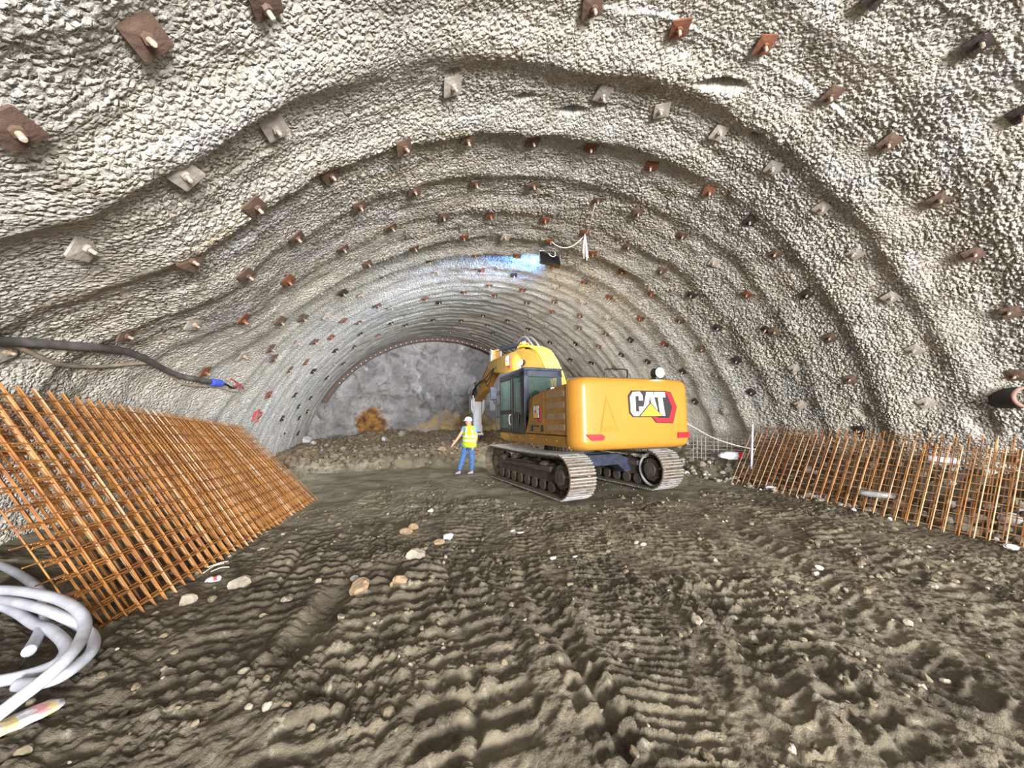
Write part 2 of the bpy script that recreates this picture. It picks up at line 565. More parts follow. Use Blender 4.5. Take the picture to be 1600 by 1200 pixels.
M_VEST = mat('vest_yellow', srgb(198, 228, 40), .7, 0, srgb(184, 214, 36), 9)
M_REFL = mat('vest_reflective', srgb(214, 228, 226), .4)
M_JEANS = mat('jeans', srgb(84, 122, 178), .9, 0, srgb(66, 100, 152), 14)
M_SHIRT = mat('blue_shirt', srgb(122, 176, 224), .85)
M_HELM = mat('helmet_white', srgb(240, 244, 248), .35)
M_SHOE = mat('shoe_grey', srgb(160, 158, 166), .8)
M_ROCK = mat('stone_grey', srgb(158, 150, 136), .9, 0, srgb(126, 118, 104), 6, .6, 20)
M_ROCKT = mat('stone_tan', srgb(164, 140, 112), .9, 0, srgb(138, 116, 92), 6, .6, 20)
M_ROCKW = mat('stone_white', srgb(208, 208, 208), .85, 0, srgb(182, 178, 170), 6, .4, 20)
M_PLASTW = mat('white_plastic', srgb(228, 230, 238), .45, 0, srgb(200, 202, 214), 9, .3, 20)
M_PLASTC = mat('clear_plastic', srgb(160, 160, 164), .25, alpha=.5)
M_PIPE = mat('pipe_black', srgb(36, 32, 32), .7, 0, srgb(54, 46, 44), 6)
M_PIPERIM = mat('pipe_rim', srgb(150, 122, 112), .8, 0, srgb(120, 96, 88), 8, .3)
M_REDPAINT = mat('red_spray', srgb(152, 68, 68), .9)


# ---------------------------------------------------------------- mesh helpers
class MB:
    def __init__(s):
        s.v, s.f, s.m = [], [], []

    def add(s, vs, fs, mi=0):
        b = len(s.v)
        s.v += [tuple(map(float, v)) for v in vs]
        s.f += [tuple(b + i for i in f) for f in fs]
        s.m += [mi] * len(fs)

    def box(s, lo, hi, mi=0, M=None):
        (a, b, c), (d, e, f) = lo, hi
        vs = [(a, b, c), (d, b, c), (d, e, c), (a, e, c), (a, b, f), (d, b, f), (d, e, f), (a, e, f)]
        if M is not None:
            vs = [M @ Vector(v) for v in vs]
        s.add(vs, [(3, 2, 1, 0), (4, 5, 6, 7), (0, 1, 5, 4), (1, 2, 6, 5), (2, 3, 7, 6), (3, 0, 4, 7)], mi)

    def prism(s, poly, a, b, axes='yz', mi=0):
        """polygon in the two named axes, extruded along the third from a to b"""
        def P(u, w, t):
            if axes == 'yz':
                return (t, u, w)
            if axes == 'xy':
                return (u, w, t)
            return (u, t, w)
        n = len(poly)
        vs = [P(u, w, a) for u, w in poly] + [P(u, w, b) for u, w in poly]
        fs = [tuple(range(n - 1, -1, -1)), tuple(range(n, 2 * n))]
        fs += [(i, (i + 1) % n, n + (i + 1) % n, n + i) for i in range(n)]
        s.add(vs, fs, mi)

    def loft(s, rings, mi=0, cap=True):
        n = len(rings[0])
        vs = [v for r in rings for v in r]
        fs = []
        for k in range(len(rings) - 1):
            for i in range(n):
                j = (i + 1) % n
                fs.append((k * n + i, k * n + j, (k + 1) * n + j, (k + 1) * n + i))
        if cap:
            fs.append(tuple(range(n - 1, -1, -1)))
            fs.append(tuple(range((len(rings) - 1) * n, len(rings) * n)))
        s.add(vs, fs, mi)

    def tube(s, pts, r, n=8, mi=0, cap=True):
        pts = [Vector(p) for p in pts]
        rs = r if isinstance(r, (list, tuple)) else [r] * len(pts)
        rings = []
        prev = None
        for i, p in enumerate(pts):
            t = (pts[min(i + 1, len(pts) - 1)] - pts[max(i - 1, 0)])
            if t.length < 1e-9:
                t = Vector((0, 0, 1))
            t.normalize()
            if prev is None:
                u = t.orthogonal().normalized()
            else:
                u = prev - t * prev.dot(t)
                u = u.normalized() if u.length > 1e-6 else t.orthogonal().normalized()
            prev = u
            w = t.cross(u)
            rings.append([p + (u * math.cos(a) + w * math.sin(a)) * rs[i] for a in [2 * PI * k / n for k in range(n)]])
        s.loft(rings, mi, cap)

    def sphere(s, c, rx, ry, rz, nu=12, nv=8, mi=0, M=None):
        vs = [(0, 0, rz)]
        for j in range(1, nv):
            th = PI * j / nv
            for i in range(nu):
                ph = 2 * PI * i / nu
                vs.append((rx * math.sin(th) * math.cos(ph), ry * math.sin(th) * math.sin(ph), rz * math.cos(th)))
        vs.append((0, 0, -rz))
        fs = [(0, 1 + i, 1 + (i + 1) % nu) for i in range(nu)]
        for j in range(nv - 2):
            for i in range(nu):
                a, b = 1 + j * nu + i, 1 + j * nu + (i + 1) % nu
                fs.append((a, a + nu, b + nu, b))
        last = len(vs) - 1
        fs += [(last, 1 + (nv - 2) * nu + (i + 1) % nu, 1 + (nv - 2) * nu + i) for i in range(nu)]
        out = []
        for v in vs:
            v = Vector(v)
            if M is not None:
                v = M @ v
            out.append(v + Vector(c))
        s.add(out, fs, mi)

    def build(s, name, mats, parent=None, smooth=False, bevel=0, loc=None):
        me = bpy.data.meshes.new(name)
        me.from_pydata(s.v, [], s.f)
        if not isinstance(mats, (list, tuple)):
            mats = [mats]
        for m in mats:
            me.materials.append(m)
        if len(mats) > 1:
            me.polygons.foreach_set('material_index', s.m)
        if smooth:
            me.polygons.foreach_set('use_smooth', [True] * len(me.polygons))
        me.update()
        o = bpy.data.objects.new(name, me)
        COL.objects.link(o)
        if parent is not None:
            o.parent = parent
        if loc is not None:
            o.location = loc
        if bevel:
            bv = o.modifiers.new('Bevel', 'BEVEL')
            bv.width = bevel
            bv.segments = 2
            bv.limit_method = 'ANGLE'
            bv.angle_limit = math.radians(35)
        return o


def tag(o, label, cat=None, group=None, kind=None):
    if label:
        o['label'] = label
    if cat:
        o['category'] = cat
    if group:
        o['group'] = group
    if kind:
        o['kind'] = kind
    return o


def empty(name, loc, label, cat, group=None, rz=0):
    o = bpy.data.objects.new(name, None)
    o.empty_display_size = .2
    COL.objects.link(o)
    o.location = loc
    o.rotation_euler = (0, 0, rz)
    return tag(o, label, cat, group)


def smooth_path(pts, n=6):
    P = [Vector(p) for p in pts]
    out = []
    for i in range(len(P) - 1):
        p0, p1, p2, p3 = P[max(i - 1, 0)], P[i], P[i + 1], P[min(i + 2, len(P) - 1)]
        for k in range(n):
            t = k / n
            out.append(.5 * ((2 * p1) + (p2 - p0) * t + (2 * p0 - 5 * p1 + 4 * p2 - p3) * t * t + (3 * p1 - p0 - 3 * p2 + p3) * t ** 3))
    out.append(P[-1])
    return out


def grid_mesh(name, V, nu, nv, m, uv=None, smooth=True):
    me = bpy.data.meshes.new(name)
    idx = np.arange(nu * nv).reshape(nu, nv)
    q = np.stack([idx[:-1, :-1], idx[1:, :-1], idx[1:, 1:], idx[:-1, 1:]], -1).reshape(-1, 4)
    nf = len(q)
    me.vertices.add(nu * nv)
    me.vertices.foreach_set('co', V.astype(np.float32).ravel())
    me.loops.add(nf * 4)
    me.loops.foreach_set('vertex_index', q.astype(np.int32).ravel())
    me.polygons.add(nf)
    me.polygons.foreach_set('loop_start', np.arange(0, nf * 4, 4, dtype=np.int32))
    me.polygons.foreach_set('loop_total', np.full(nf, 4, dtype=np.int32))
    if smooth:
        me.polygons.foreach_set('use_smooth', np.ones(nf, dtype=bool))
    if uv is not None:
        l = me.uv_layers.new(name='UVMap')
        l.data.foreach_set('uv', uv[q.ravel()].astype(np.float32).ravel())
    me.update(calc_edges=True)
    me.materials.append(m)
    o = bpy.data.objects.new(name, me)
    COL.objects.link(o)
    return o


# ================================================================ THE SETTING
def steps(segs):
    out = []
    for a, b, st in segs:
        out += list(np.arange(a, b, st))
    out.append(segs[-1][1])
    return np.array(out)


YS = steps([(-6, .6, .16), (.6, 5.6, .0165), (5.6, 7.5, .022), (7.5, 11, .036), (11, 17, .055), (17, YEND + .3, .08)])


def shell_part(name, d0, d1, smooth=True):
    n = max(8, int(math.radians(d1 - d0) * RAD / .0175))
    ph = np.radians(np.linspace(d0, d1, n))
    PH, YY = np.meshgrid(ph, YS, indexing='ij')
    r = shell_rad(PH.ravel(), YY.ravel())
    V = np.stack([XC + r * np.cos(PH.ravel()), YY.ravel(), ZC + r * np.sin(PH.ravel())], 1)
    uv = np.stack([PH.ravel() * RAD, YY.ravel()], 1)
    o = grid_mesh(name, V, len(ph), len(YS), M_SHOT, uv)
    o['kind'] = 'structure'
    return o


shell_part('wall_right', 3.5, 50)
shell_part('ceiling', 50, 126)
shell_part('wall_left', 126, 176.5)


def make_floor():
    xs = steps([(-5.0, -3.2, .05), (-3.2, 6.2, .0165), (6.2, 12.2, .034)])
    ys = steps([(-6, .7, .2), (.7, 3.4, .0145), (3.4, 6.5, .022), (6.5, 11, .04), (11, 16, .06), (16, YEND + .5, .08)])
    X, Y = np.meshgrid(xs, ys, indexing='ij')
    h = ground_h(X.ravel(), Y.ravel())
    V = np.stack([X.ravel(), Y.ravel(), h], 1)
    # faces must look up
    o = grid_mesh('floor', V, len(xs), len(ys), M_MUD)
    o['kind'] = 'structure'


make_floor()


def make_face():
    xs = np.arange(-4.4, 12.4, .06)
    zs = np.arange(-.6, 7.0, .06)
    X, Z = np.meshgrid(xs, zs, indexing='ij')
    x, z = X.ravel(), Z.ravel()
    rho = np.hypot(x - XC, z - ZC) / RAD
    f1, f2 = worley(x / .8 + fbm(x, z, 7, 2) * .4, z / .9, 201)
    y = YEND - .55 * (1 - rho ** 2) * -1 * .6 + .35 * fbm(x * .6, z * .6, 203, 3) + .16 * fbm(x * 2.3, z * 2.3, 205, 4, .6) - .12 * np.clip((f2 - f1) * 2, 0, 1)
    y = y + .12 * np.floor(fbm(x * .9, z * .9, 207, 2) * 3) * .5
    o = grid_mesh('wall_back', np.stack([x, y, z], 1), len(xs), len(zs), M_FACE)
    o['kind'] = 'structure'


make_face()

# exposed steel arch just in front of the face
mb = MB()
n = 90
for (r0, r1, y0, y1) in ((7.28, 7.32, 22.55, 22.75), (7.32, 7.50, 22.64, 22.66), (7.46, 7.50, 22.55, 22.75)):
    rings = []
    for i in range(n + 1):
        a = math.radians(40 + (152 - 40) * i / n)
        rings.append([(XC + r * math.cos(a), y, ZC + r * math.sin(a)) for r, y in ((r0, y0), (r1, y0), (r1, y1), (r0, y1))])
    mb.loft(rings)
arch = mb.build('steel_arch_rib', M_BROWN)
tag(arch, 'rusty steel arch rib spanning the tunnel crown right before the rock face', 'steel arch')
for i in range(34):
    mb = MB()
    a = math.radians(62 + 80 * i / 33)
    c = Vector((XC + 7.37 * math.cos(a), 22.62, ZC + 7.37 * math.sin(a)))
    mb.tube([c + Vector((0, .05, 0)), c + Vector((0, -.10, 0))], .035, 8)
    mb.build('bolt_head', M_ROCKW, arch)

# ================================================================ ROCK BOLT PLATES
PLATES = [
    # px, py, look (b brown, r red rust, g grey dusty, k dark, s small), spin
    (228, 56, 'b', 10), (20, 203, 'b', 8), (415, 3, 'b', 5), (289, 273, 'g', 12), (429, 199, 'g', 10), (707, 135, 'g', 2), (631, 230, 'b', 5), (732, 217, 'b', 0), (516, 274, 'b', 10),
    (743, 287, 'b', 5), (648, 298, 'b', 0), (926, 9, 'b', 20), (1062, 45, 'r', 30), (1195, 70, 'r', 20), (942, 147, 'g', 5), (1034, 173, 'g', 30), (1123, 208, 'g', 15),
    (833, 221, 'b', 5), (924, 231, 'r', 3), (1018, 260, 'r', 30), (833, 290, 'b', 40), (1108, 298, 'r', 25), (1530, 68, 'k', 5), (1300, 148, 'b', 5), (1390, 222, 'b', 8), (1208, 262, 'g', 20),
    (131, 388, 'g', 15), (298, 408, 'b', 12), (385, 430, 'b', 15), (197, 523, 'b', 20), (303, 506, 'g', 20), (381, 499, 'r', 10), (380, 556, 'g', 30), (321, 581, 'r', 20),
    (5, 549, 'g', 40), (398, 323, 'b', 8), (464, 371, 'b', 10), (562, 322, 'b', 5), (612, 355, 'b', 8), (694, 339, 'b', 5), (766, 337, 'r', 5), (536, 389, 'b', 8), (647, 388, 'b', 5),
    (574, 413, 'b', 8), (725, 371, 'r', 5), (790, 371, 'g', 0), (451, 438, 'r', 10), (743, 398, 'r', 8), (598, 430, 'k', 10), (671, 407, 'k', 10), (498, 455, 'b', 12), (536, 458, 'k', 20),
    (566, 461, 'g', 15), (684, 425, 'g', 20), (752, 422, 'r', 10), (765, 446, 'r', 10), (725, 457, 'r', 10), (773, 461, 'r', 20), (686, 473, 'k', 10), (665, 467, 'r', 15), (591, 478, 'b', 20),
    (611, 481, 'g', 20), (439, 502, 'b', 10), (474, 497, 'b', 20), (511, 495, 'g', 20), (538, 501, 'r', 15), (560, 504, 'b', 20), (755, 493, 'k', 20), (721, 501, 'k', 20), (634, 508, 'k', 25),
    (677, 500, 'k', 20), (611, 505, 'k', 20), (591, 524, 'r', 20), (563, 522, 'k', 20), (466, 536, 'g', 30), (492, 534, 'b', 20), (518, 527, 'r', 15), (423, 545, 'b', 20), (553, 542, 'k', 30),
    (524, 548, 'k', 30), (453, 578, 'b', 20), (479, 566, 'r', 20), (521, 568, 'k', 30), (537, 568, 'k', 30), (490, 580, 'k', 20), (511, 590, 'k', 20), (793, 501, 'k', 20), (762, 508, 'k', 20),
    (771, 520, 'k', 20), (704, 518, 'k', 20), (738, 522, 'k', 20), (420, 617, 'r', 10), (462, 617, 'k', 15), (485, 622, 'k', 20), (467, 635, 'k', 20), (480, 643, 'k', 20), (441, 654, 'k', 10),
    (468, 653, 'k', 20), (445, 675, 'k', 15), (466, 677, 'k', 20), (428, 560, 'b', 20),
    (851, 344, 'r', 10), (934, 313, 'b', 20), (997, 332, 'b', 30), (1173, 345, 'k', 20), (1066, 368, 'b', 25), (859, 377, 'r', 30), (914, 363, 'r', 40), (927, 396, 'r', 20), (982, 385, 'b', 25),
    (1034, 423, 'b', 25), (1116, 410, 'g', 25), (972, 424, 'r', 25), (1168, 460, 'r', 20), (1081, 461, 'k', 25), (1018, 459, 'r', 25), (952, 464, 'r', 25), (913, 441, 'r', 30), (864, 416, 'r', 30),
    (868, 448, 'g', 30), (808, 400, 'r', 20), (803, 430, 'k', 25), (816, 453, 'r', 25), (823, 473, 'b', 25), (866, 471, 'b', 25), (863, 487, 'r', 30), (910, 473, 'g', 25), (950, 496, 'g', 25),
    (1000, 498, 'r', 25), (1062, 501, 'b', 25), (1121, 512, 'k', 25), (906, 493, 'b', 30), (905, 512, 'b', 30), (947, 521, 'b', 30), (985, 531, 'k', 30), (1038, 537, 'r', 25), (1097, 545, 'b', 25),
    (829, 493, 'g', 30), (825, 514, 'k', 30), (854, 508, 'g', 30), (859, 535, 'k', 30), (899, 537, 'k', 30), (935, 541, 'b', 30), (971, 554, 'k', 30), (891, 562, 'k', 30), (924, 567, 'k', 30),
    (960, 575, 'b', 30), (1012, 565, 'k', 25), (1067, 580, 'k', 20), (1151, 563, 'k', 20), (1197, 515, 'k', 20),
    (1212, 397, 'b', 15), (1284, 325, 'g', 15), (1467, 312, 'b', 5), (1337, 396, 'g', 20), (1521, 397, 'b', 2), (1260, 460, 'k', 15), (1391, 465, 'g', 20), (1581, 488, 'b', 2), (1210, 518, 'b', 15),
    (1297, 528, 'b', 15), (1429, 547, 'g', 25), (1241, 576, 'g', 20), (1329, 593, 'b', 10), (1590, 586, 'b', 2), (1121, 587, 'g', 20), (1174, 613, 'k', 20), (1086, 627, 'k', 20), (1133, 643, 'g', 20),
    (1250, 633, 'g', 20), (1446, 630, 'g', 20), (1343, 672, 'k', 5), (1592, 717, 'b', 2), (1597, 178, 'k', 5), (1372, -8, 'k', 5),
]
LOOKS = {'b': (M_BROWN, 'brown'), 'r': (M_RUSTR, 'rust-red'), 'g': (M_GREYP, 'grey'), 'k': (M_DARKP, 'dark')}
SPECIAL = {
    (228, 56): 'large brown steel bolt plate standing alone high in the upper left of the crown',
    (20, 203): 'large brown bolt plate cut by the left picture edge, above the grey plates',
    (415, 3): 'brown bolt plate cut off by the top edge, beside a pale smooth patch',
    (131, 388): 'large dusty grey square plate on the left wall, well above the black cable',
    (5, 549): 'grey crusted bolt stub just under the black cable at the left edge',
    (197, 523): 'brown bolt plate whose lower half touches the thick black cable',
    (321, 581): 'rusty bolt plate directly above the blue cable connector',
    (926, 9): 'brown folded bolt plate at the top edge over the tunnel crown',
    (1062, 45): 'bright rust-red diamond bolt plate near the top edge, left of another red one',
    (1195, 70): 'rust-red tilted bolt plate above a yellowish stain, beside a dark gap',
    (914, 363): 'rust-red bolt plate from which a bundle of white wires hangs',
    (859, 377): 'rust-red bolt plate right above the hanging floodlight',
    (927, 396): 'rust-red bolt plate beside the lower ends of the hanging white wires',
    (864, 416): 'rust-red bolt plate on the blue-lit crown right under the floodlight',
    (934, 313): 'brown bolt plate that the long thin white wire is tied to',
    (1530, 68): 'dark bolt plate with a pale round bolt in the upper right corner',
    (1590, 586): 'brown bolt plate just above the open black pipe end',
    (1592, 717): 'brown bolt plate below the black pipe, behind the right mesh tops',
    (1343, 672): 'dark bolt plate right at the top of the rusty mesh on the right',
    (420, 617): 'rusty bolt plate beside a bright white spot, above the sprayed red marking',
}
ORD = ['first', 'second', 'third', 'fourth', 'fifth', 'sixth', 'seventh', 'eighth', 'ninth', 'tenth', 'eleventh', 'twelfth', 'thirteenth', 'fourteenth', 'fifteenth', 'sixteenth', 'seventeenth',
       'eighteenth', 'nineteenth', 'twentieth', 'twenty-first', 'twenty-second', 'twenty-third', 'twenty-fourth', 'twenty-fifth', 'twenty-sixth']


def place_plates():
    recs = []
    for (px, py, lk, spin) in PLATES:
        P, phi, Y = on_shell(px, py, .035)
        recs.append(dict(px=px, py=py, lk=lk, spin=spin, P=P, phi=phi, Y=Y))
    # arches of plates, counted from the camera into the tunnel; along an arch from left to right
    arcs = {}
    for r in recs:
        k = max(0, int(math.floor(r['Y'] / 1.2)))
        r['arc'] = k
        arcs.setdefault(k, []).append(r)
    keys = sorted(arcs)
    for ai, k in enumerate(keys):
        by = {}
        for r in sorted(arcs[k], key=lambda q: -q['phi']):
            by.setdefault(r['lk'], []).append(r)
        for lk, l in by.items():
            for i, r in enumerate(l):
                w = LOOKS[lk][1]
                where = 'left wall' if r['phi'] > 2.35 else ('right wall' if r['phi'] < .85 else 'crown')
                a = ORD[ai] if ai else 'nearest'
                if len(l) == 1:
                    lab = f'the only {w} bolt plate in the {a} arch of plates, on the {where}'
                else:
                    lab = f'{w} bolt plate on the {where}, {ORD[i]} {w} one from left in the {a} arch'
                r['label'] = SPECIAL.get((r['px'], r['py']), lab)
    for r in recs:
        nrm = Vector((-math.cos(r['phi']), 0, -math.sin(r['phi'])))
        tilt = Vector((random.uniform(-.12, .12), random.uniform(-.28, .02), random.uniform(-.12, .12)))
        nrm = (nrm + tilt).normalized()
        along = Vector((0, 1, 0))
        u = (along - nrm * along.dot(nrm)).normalized()
        w = nrm.cross(u)
        a = math.radians(r['spin'] + random.uniform(-6, 6))
        U, W = u * math.cos(a) + w * math.sin(a), -u * math.sin(a) + w * math.cos(a)
        M = Matrix((U, W, nrm)).transposed().to_4x4()
        big = r['Y'] < 12
        h = .108 if r['lk'] != 'g' else .112
        if r['Y'] > 15:
            h = .10
        mb = MB()
        # slightly dished square plate with clipped corners
        c = .012
        pts = [(-h + c, -h), (h - c, -h), (h, -h + c), (h, h - c), (h - c, h), (-h + c, h), (-h, h - c), (-h, -h + c)]
        mb.loft([[(x, y, -.012) for x, y in pts], [(x, y, .008) for x, y in pts], [(x * .5, y * .5, .016) for x, y in pts]])
        o = mb.build('bolt_plate', LOOKS[r['lk']][0])
        M.translation = Vector(r['P'])
        o.matrix_world = M
        tag(o, r['label'], 'bolt plate', 'steel rock bolt plates over the sprayed concrete')
        bm_ = M_BOLTR if r['lk'] == 'r' and r['Y'] > 6 else (M_GREYP if r['lk'] == 'g' and r['Y'] < 4.5 else M_BOLT)
        L = .10 if r['lk'] != 'k' else .11
        ox = Vector((random.uniform(-.02, .02), random.uniform(-.02, .02), 0))
        d = Vector((random.uniform(-.12, .12), random.uniform(-.12, .12), 1)).normalized()
        b = MB()
        b.tube([ox + d * .0, ox + d * L * .9, ox + d * L], [.019, .019, .012], 10)
        b.build('bolt_end', bm_, o, smooth=False)
        if big:
            nb = MB()
            nb.tube([ox + d * .012, ox + d * .045], .036, 6)
            nb.build('nut', bm_ if r['lk'] == 'g' else LOOKS[r['lk']][0], o)


place_plates()
# ================================================================ EXCAVATOR
EXO = (5.12, 9.26, 0.03)
ex = empty('excavator', EXO, 'big yellow tracked excavator with a rock breaker standing in the tunnel', 'excavator')
ex.rotation_euler = (math.radians(-1.7), 0, math.radians(.2))
UC = math.radians(4.5)                      # the tracks stand a little turned under the house


def under(o):
    o.rotation_euler = (0, 0, UC)
    o.location = (.10, 0, 0)
    return o


def stadium(r, half, zc, n=200):
    """points and tangents along the track loop in the yz plane, by arc length"""
    L = 4 * half + 2 * PI * r
    out = []
    for i in range(n):
        s = L * i / n
        if s < 2 * half:                     # bottom, running forward
            p, t = (-half + s, zc - r), (1, 0)
        elif s < 2 * half + PI * r:
            a = (s - 2 * half) / r
            p, t = (half + r * math.sin(a), zc - r * math.cos(a)), (math.cos(a), math.sin(a))
        elif s < 4 * half + PI * r:
            q = s - 2 * half - PI * r
            p, t = (half - q, zc + r - .03 * math.sin(PI * q / (2 * half))), (-1, 0)
        else:
            a = (s - 4 * half - PI * r) / r
            p, t = (-half - r * math.sin(a), zc + r * math.cos(a)), (-math.cos(a), -math.sin(a))
        out.append((p, t))
    return out


TR, TH, TZ = .445, 1.93, .50
for sx in (-1, 1):
    xc = 1.30 * sx
    mb = MB()
    for (p, t) in stadium(TR, TH, TZ, 49):
        # outward normal is to the right of the travel direction (below, on the bottom run)
        N = Vector((0, t[1], -t[0]))
        T = Vector((0, t[0], t[1]))
        M = Matrix((Vector((1, 0, 0)), T, N)).transposed().to_4x4()
        M.translation = Vector((xc, p[0], p[1]))
        mb.box((-.33, -.100, -.015), (.33, .100, .014), 1, M)
        for g in (-.088, -.02, .05):
            mb.box((-.33, g, .014), (.33, g + .022, .040), 0, M)
        # patches of caked mud between the grousers
        for k in range(3):
            a = random.uniform(-.3, .2)
            mb.box((a, -.064 if k % 2 else .0, .012), (a + random.uniform(.06, .16), -.022 if k % 2 else .048, .034), 1, M)
    under(mb.build('track_belt', [M_STEEL, M_MUDDY], ex))
    mb = MB()
    for (p, t) in stadium(TR - .055, TH, TZ, 98)[::2]:
        N = Vector((0, t[1], -t[0]))
        T = Vector((0, t[0], t[1]))
        M = Matrix((Vector((1, 0, 0)), T, N)).transposed().to_4x4()
        M.translation = Vector((xc, p[0], p[1]))
        for q in (-.10, .06):
            mb.box((q, -.09, -.045), (q + .04, .09, .04), 0, M)
        mb.box((-.11, -.02, -.02), (.11, .02, .02), 0, M)
    under(mb.build('track_chain', M_DKMUD, ex))
    mb = MB()
    mb.prism([(-1.75, .36), (-1.55, .30), (1.55, .30), (1.8, .40), (1.8, .56), (1.55, .66), (-1.5, .72), (-1.75, .6)], xc - .16, xc + .16)
    mb.prism([(-1.5, .56), (1.4, .52), (1.4, .60), (-1.5, .68)], xc - .27, xc + .27)
    for k in range(22):
        c = (xc + random.uniform(-.16, .16), random.uniform(-1.5, 1.5), random.uniform(.62, .74))
        mb.sphere(c, random.uniform(.07, .15), random.uniform(.10, .2), random.uniform(.05, .11), 8, 6)
    fr = under(mb.build('track_frame', M_DKMUD, ex, bevel=.01))
    for k in range(8):
        rb = MB()
        y = -1.40 + .40 * k
        rb.tube([(xc - .2, y, .215), (xc - .14, y, .215), (xc - .13, y, .215), (xc + .13, y, .215), (xc + .14, y, .215), (xc + .2, y, .215)], [.13, .13, .09, .09, .13, .13], 14)
        rb.build('roller', M_DKMUD, fr)
    ib = MB()
    ib.tube([(xc - .10, TH, TZ), (xc + .10, TH, TZ)], .355, 28)
    ib.tube([(xc - .16, TH, TZ), (xc + .16, TH, TZ)], .16, 16)
    ib.build('idler_wheel', M_MUDDY, fr)
    sb = MB()
    sb.tube([(xc - .05, -TH, TZ), (xc + .05, -TH, TZ)], .37, 28)
    for k in range(21):
        a = 2 * PI * k / 21
        sb.box((xc - .045, -.03, .34), (xc + .045, .03, .415), 0, Matrix.Translation((0, -TH, TZ)) @ Matrix.Rotation(a, 4, 'X'))
    sb.build('sprocket', M_MUDDY, fr)
    db = MB()
    for q, r in ((.24, .27), (.30, .17)):
        db.tube([(xc - q, -TH, TZ), (xc + q, -TH, TZ)], r, 24)
    for k in range(12):
        a = 2 * PI * k / 12
        db.tube([(xc - .255, -TH + .22 * math.cos(a), TZ + .22 * math.sin(a)), (xc + .255, -TH + .22 * math.cos(a), TZ + .22 * math.sin(a))], .018, 6)
    db.build('final_drive', M_DKMUD, fr)
    # guard plate with the pale ring on the inner side of the drive
    gb = MB()
    xi = xc - sx * .20
    ring = [(-TH + .395 * math.cos(2 * PI * k / 28), TZ + .395 * math.sin(2 * PI * k / 28)) for k in range(29)]
    gb.tube([(xi, y, z) for y, z in ring], .035, 8, 0, False)
    gb.build('drive_ring', M_HAMMER, fr)

mb = MB()
for y0, y1 in ((-1.15, -.75), (.75, 1.15)):
    mb.prism([(-1.18, .36), (-1.12, .70), (-.7, .84), (.7, .84), (1.12, .70), (1.18, .36), (.98, .34), (.72, .56), (-.72, .56), (-.98, .34)], y0, y1, 'xz')
mb.box((-.75, -.8, .50), (.75, .8, .86))
under(mb.build('centre_frame', M_NAVY, ex, bevel=.015))
mb = MB()
mb.tube([(0, 0, .86), (0, 0, 1.16)], .68, 40)
for k in range(44):
    a = 2 * PI * k / 44
    mb.box((.66, -.022, .90), (.72, .022, 1.04), 0, Matrix.Rotation(a, 4, 'Z'))
under(mb.build('slew_ring', M_DKMUD, ex))

# ---- house
mb = MB()
mb.prism([(-2.72, 1.17), (1.15, 1.17), (1.45, 1.22), (1.5, 1.40), (-2.72, 1.40)], -1.46, 1.46)
for y in (-2.2, -1.7, -.9, -.8, -.1, .0, .9):
    mb.tube([(-1.475, y, 1.29), (-1.45, y, 1.29)], .022, 8)
mb.build('house_deck', M_YELD, ex, bevel=.02)

# counterweight: plan outline with a flat back and round corners, lofted upward
def cw_ring(z, inset):
    pts = []
    hw, back, r = 1.49 - inset, -3.06 + inset, .24
    pts.append((-hw, -2.71))
    for k in range(9):
        a = PI + (PI / 2) * k / 8
        pts.append((-hw + r + r * math.cos(a), back + .10 + r + r * math.sin(a) - .10 * (k / 8)))
    for q in np.linspace(-.8, .8, 9):
        pts.append((q * (hw - r) / .999, back - .02 * (1 - q * q)))
    for k in range(9):
        a = 1.5 * PI + (PI / 2) * k / 8
        pts.append((hw - r + r * math.cos(a), back + .10 + r + r * math.sin(a) - .10 * (1 - k / 8)))
    pts.append((hw, -2.71))
    return [(x, y, z) for x, y in pts]


mb = MB()
mb.loft([cw_ring(1.12, .16), cw_ring(1.15, .07), cw_ring(1.22, .015), cw_ring(1.32, 0), cw_ring(2.40, 0), cw_ring(2.50, .015), cw_ring(2.57, .06), cw_ring(2.60, .14)])
cw = mb.build('counterweight', M_YEL, ex, smooth=True)
ws = cw.modifiers.new('wn', 'WEIGHTED_NORMAL')
ws.keep_sharp = True
es = cw.modifiers.new('es', 'EDGE_SPLIT')
es.split_angle = math.radians(50)
# pressed triangular relief on the left half of the back
mb = MB()
yb = -3.07
mb.add([(-.98, yb + .012, 1.42), (-.42, yb + .012, 1.42), (-.78, yb + .012, 2.34), (-.92, yb - .022, 1.60), (-.60, yb - .022, 1.60), (-.80, yb - .022, 2.1)],
       [(3, 4, 5), (0, 1, 4, 3), (1, 2, 5, 4), (2, 0, 3, 5)])
mb.build('relief', M_YEL, cw)
for sx, w_ in ((-1, .30), (1, .22)):
    mb = MB()
    xo = -1.10 if sx < 0 else 1.14
    z0 = 1.38
    s = sx
    P = [(xo - .18, z0 + .07), (xo + .17, z0 + .07), (xo + .24, z0 + .02), (xo + .20, z0 - .05), (xo - .05, z0 - .05)]
    if sx > 0:
        P = [(xo - .14, z0 + .07), (xo + .16, z0 + .07), (xo + .16, z0 - .05), (xo - .16, z0 - .05)]
    mb.prism(P, -3.105, -3.0, 'xz')
    o = mb.build('reflector', M_RED, cw)
    o['label'] = 'red reflector strip'


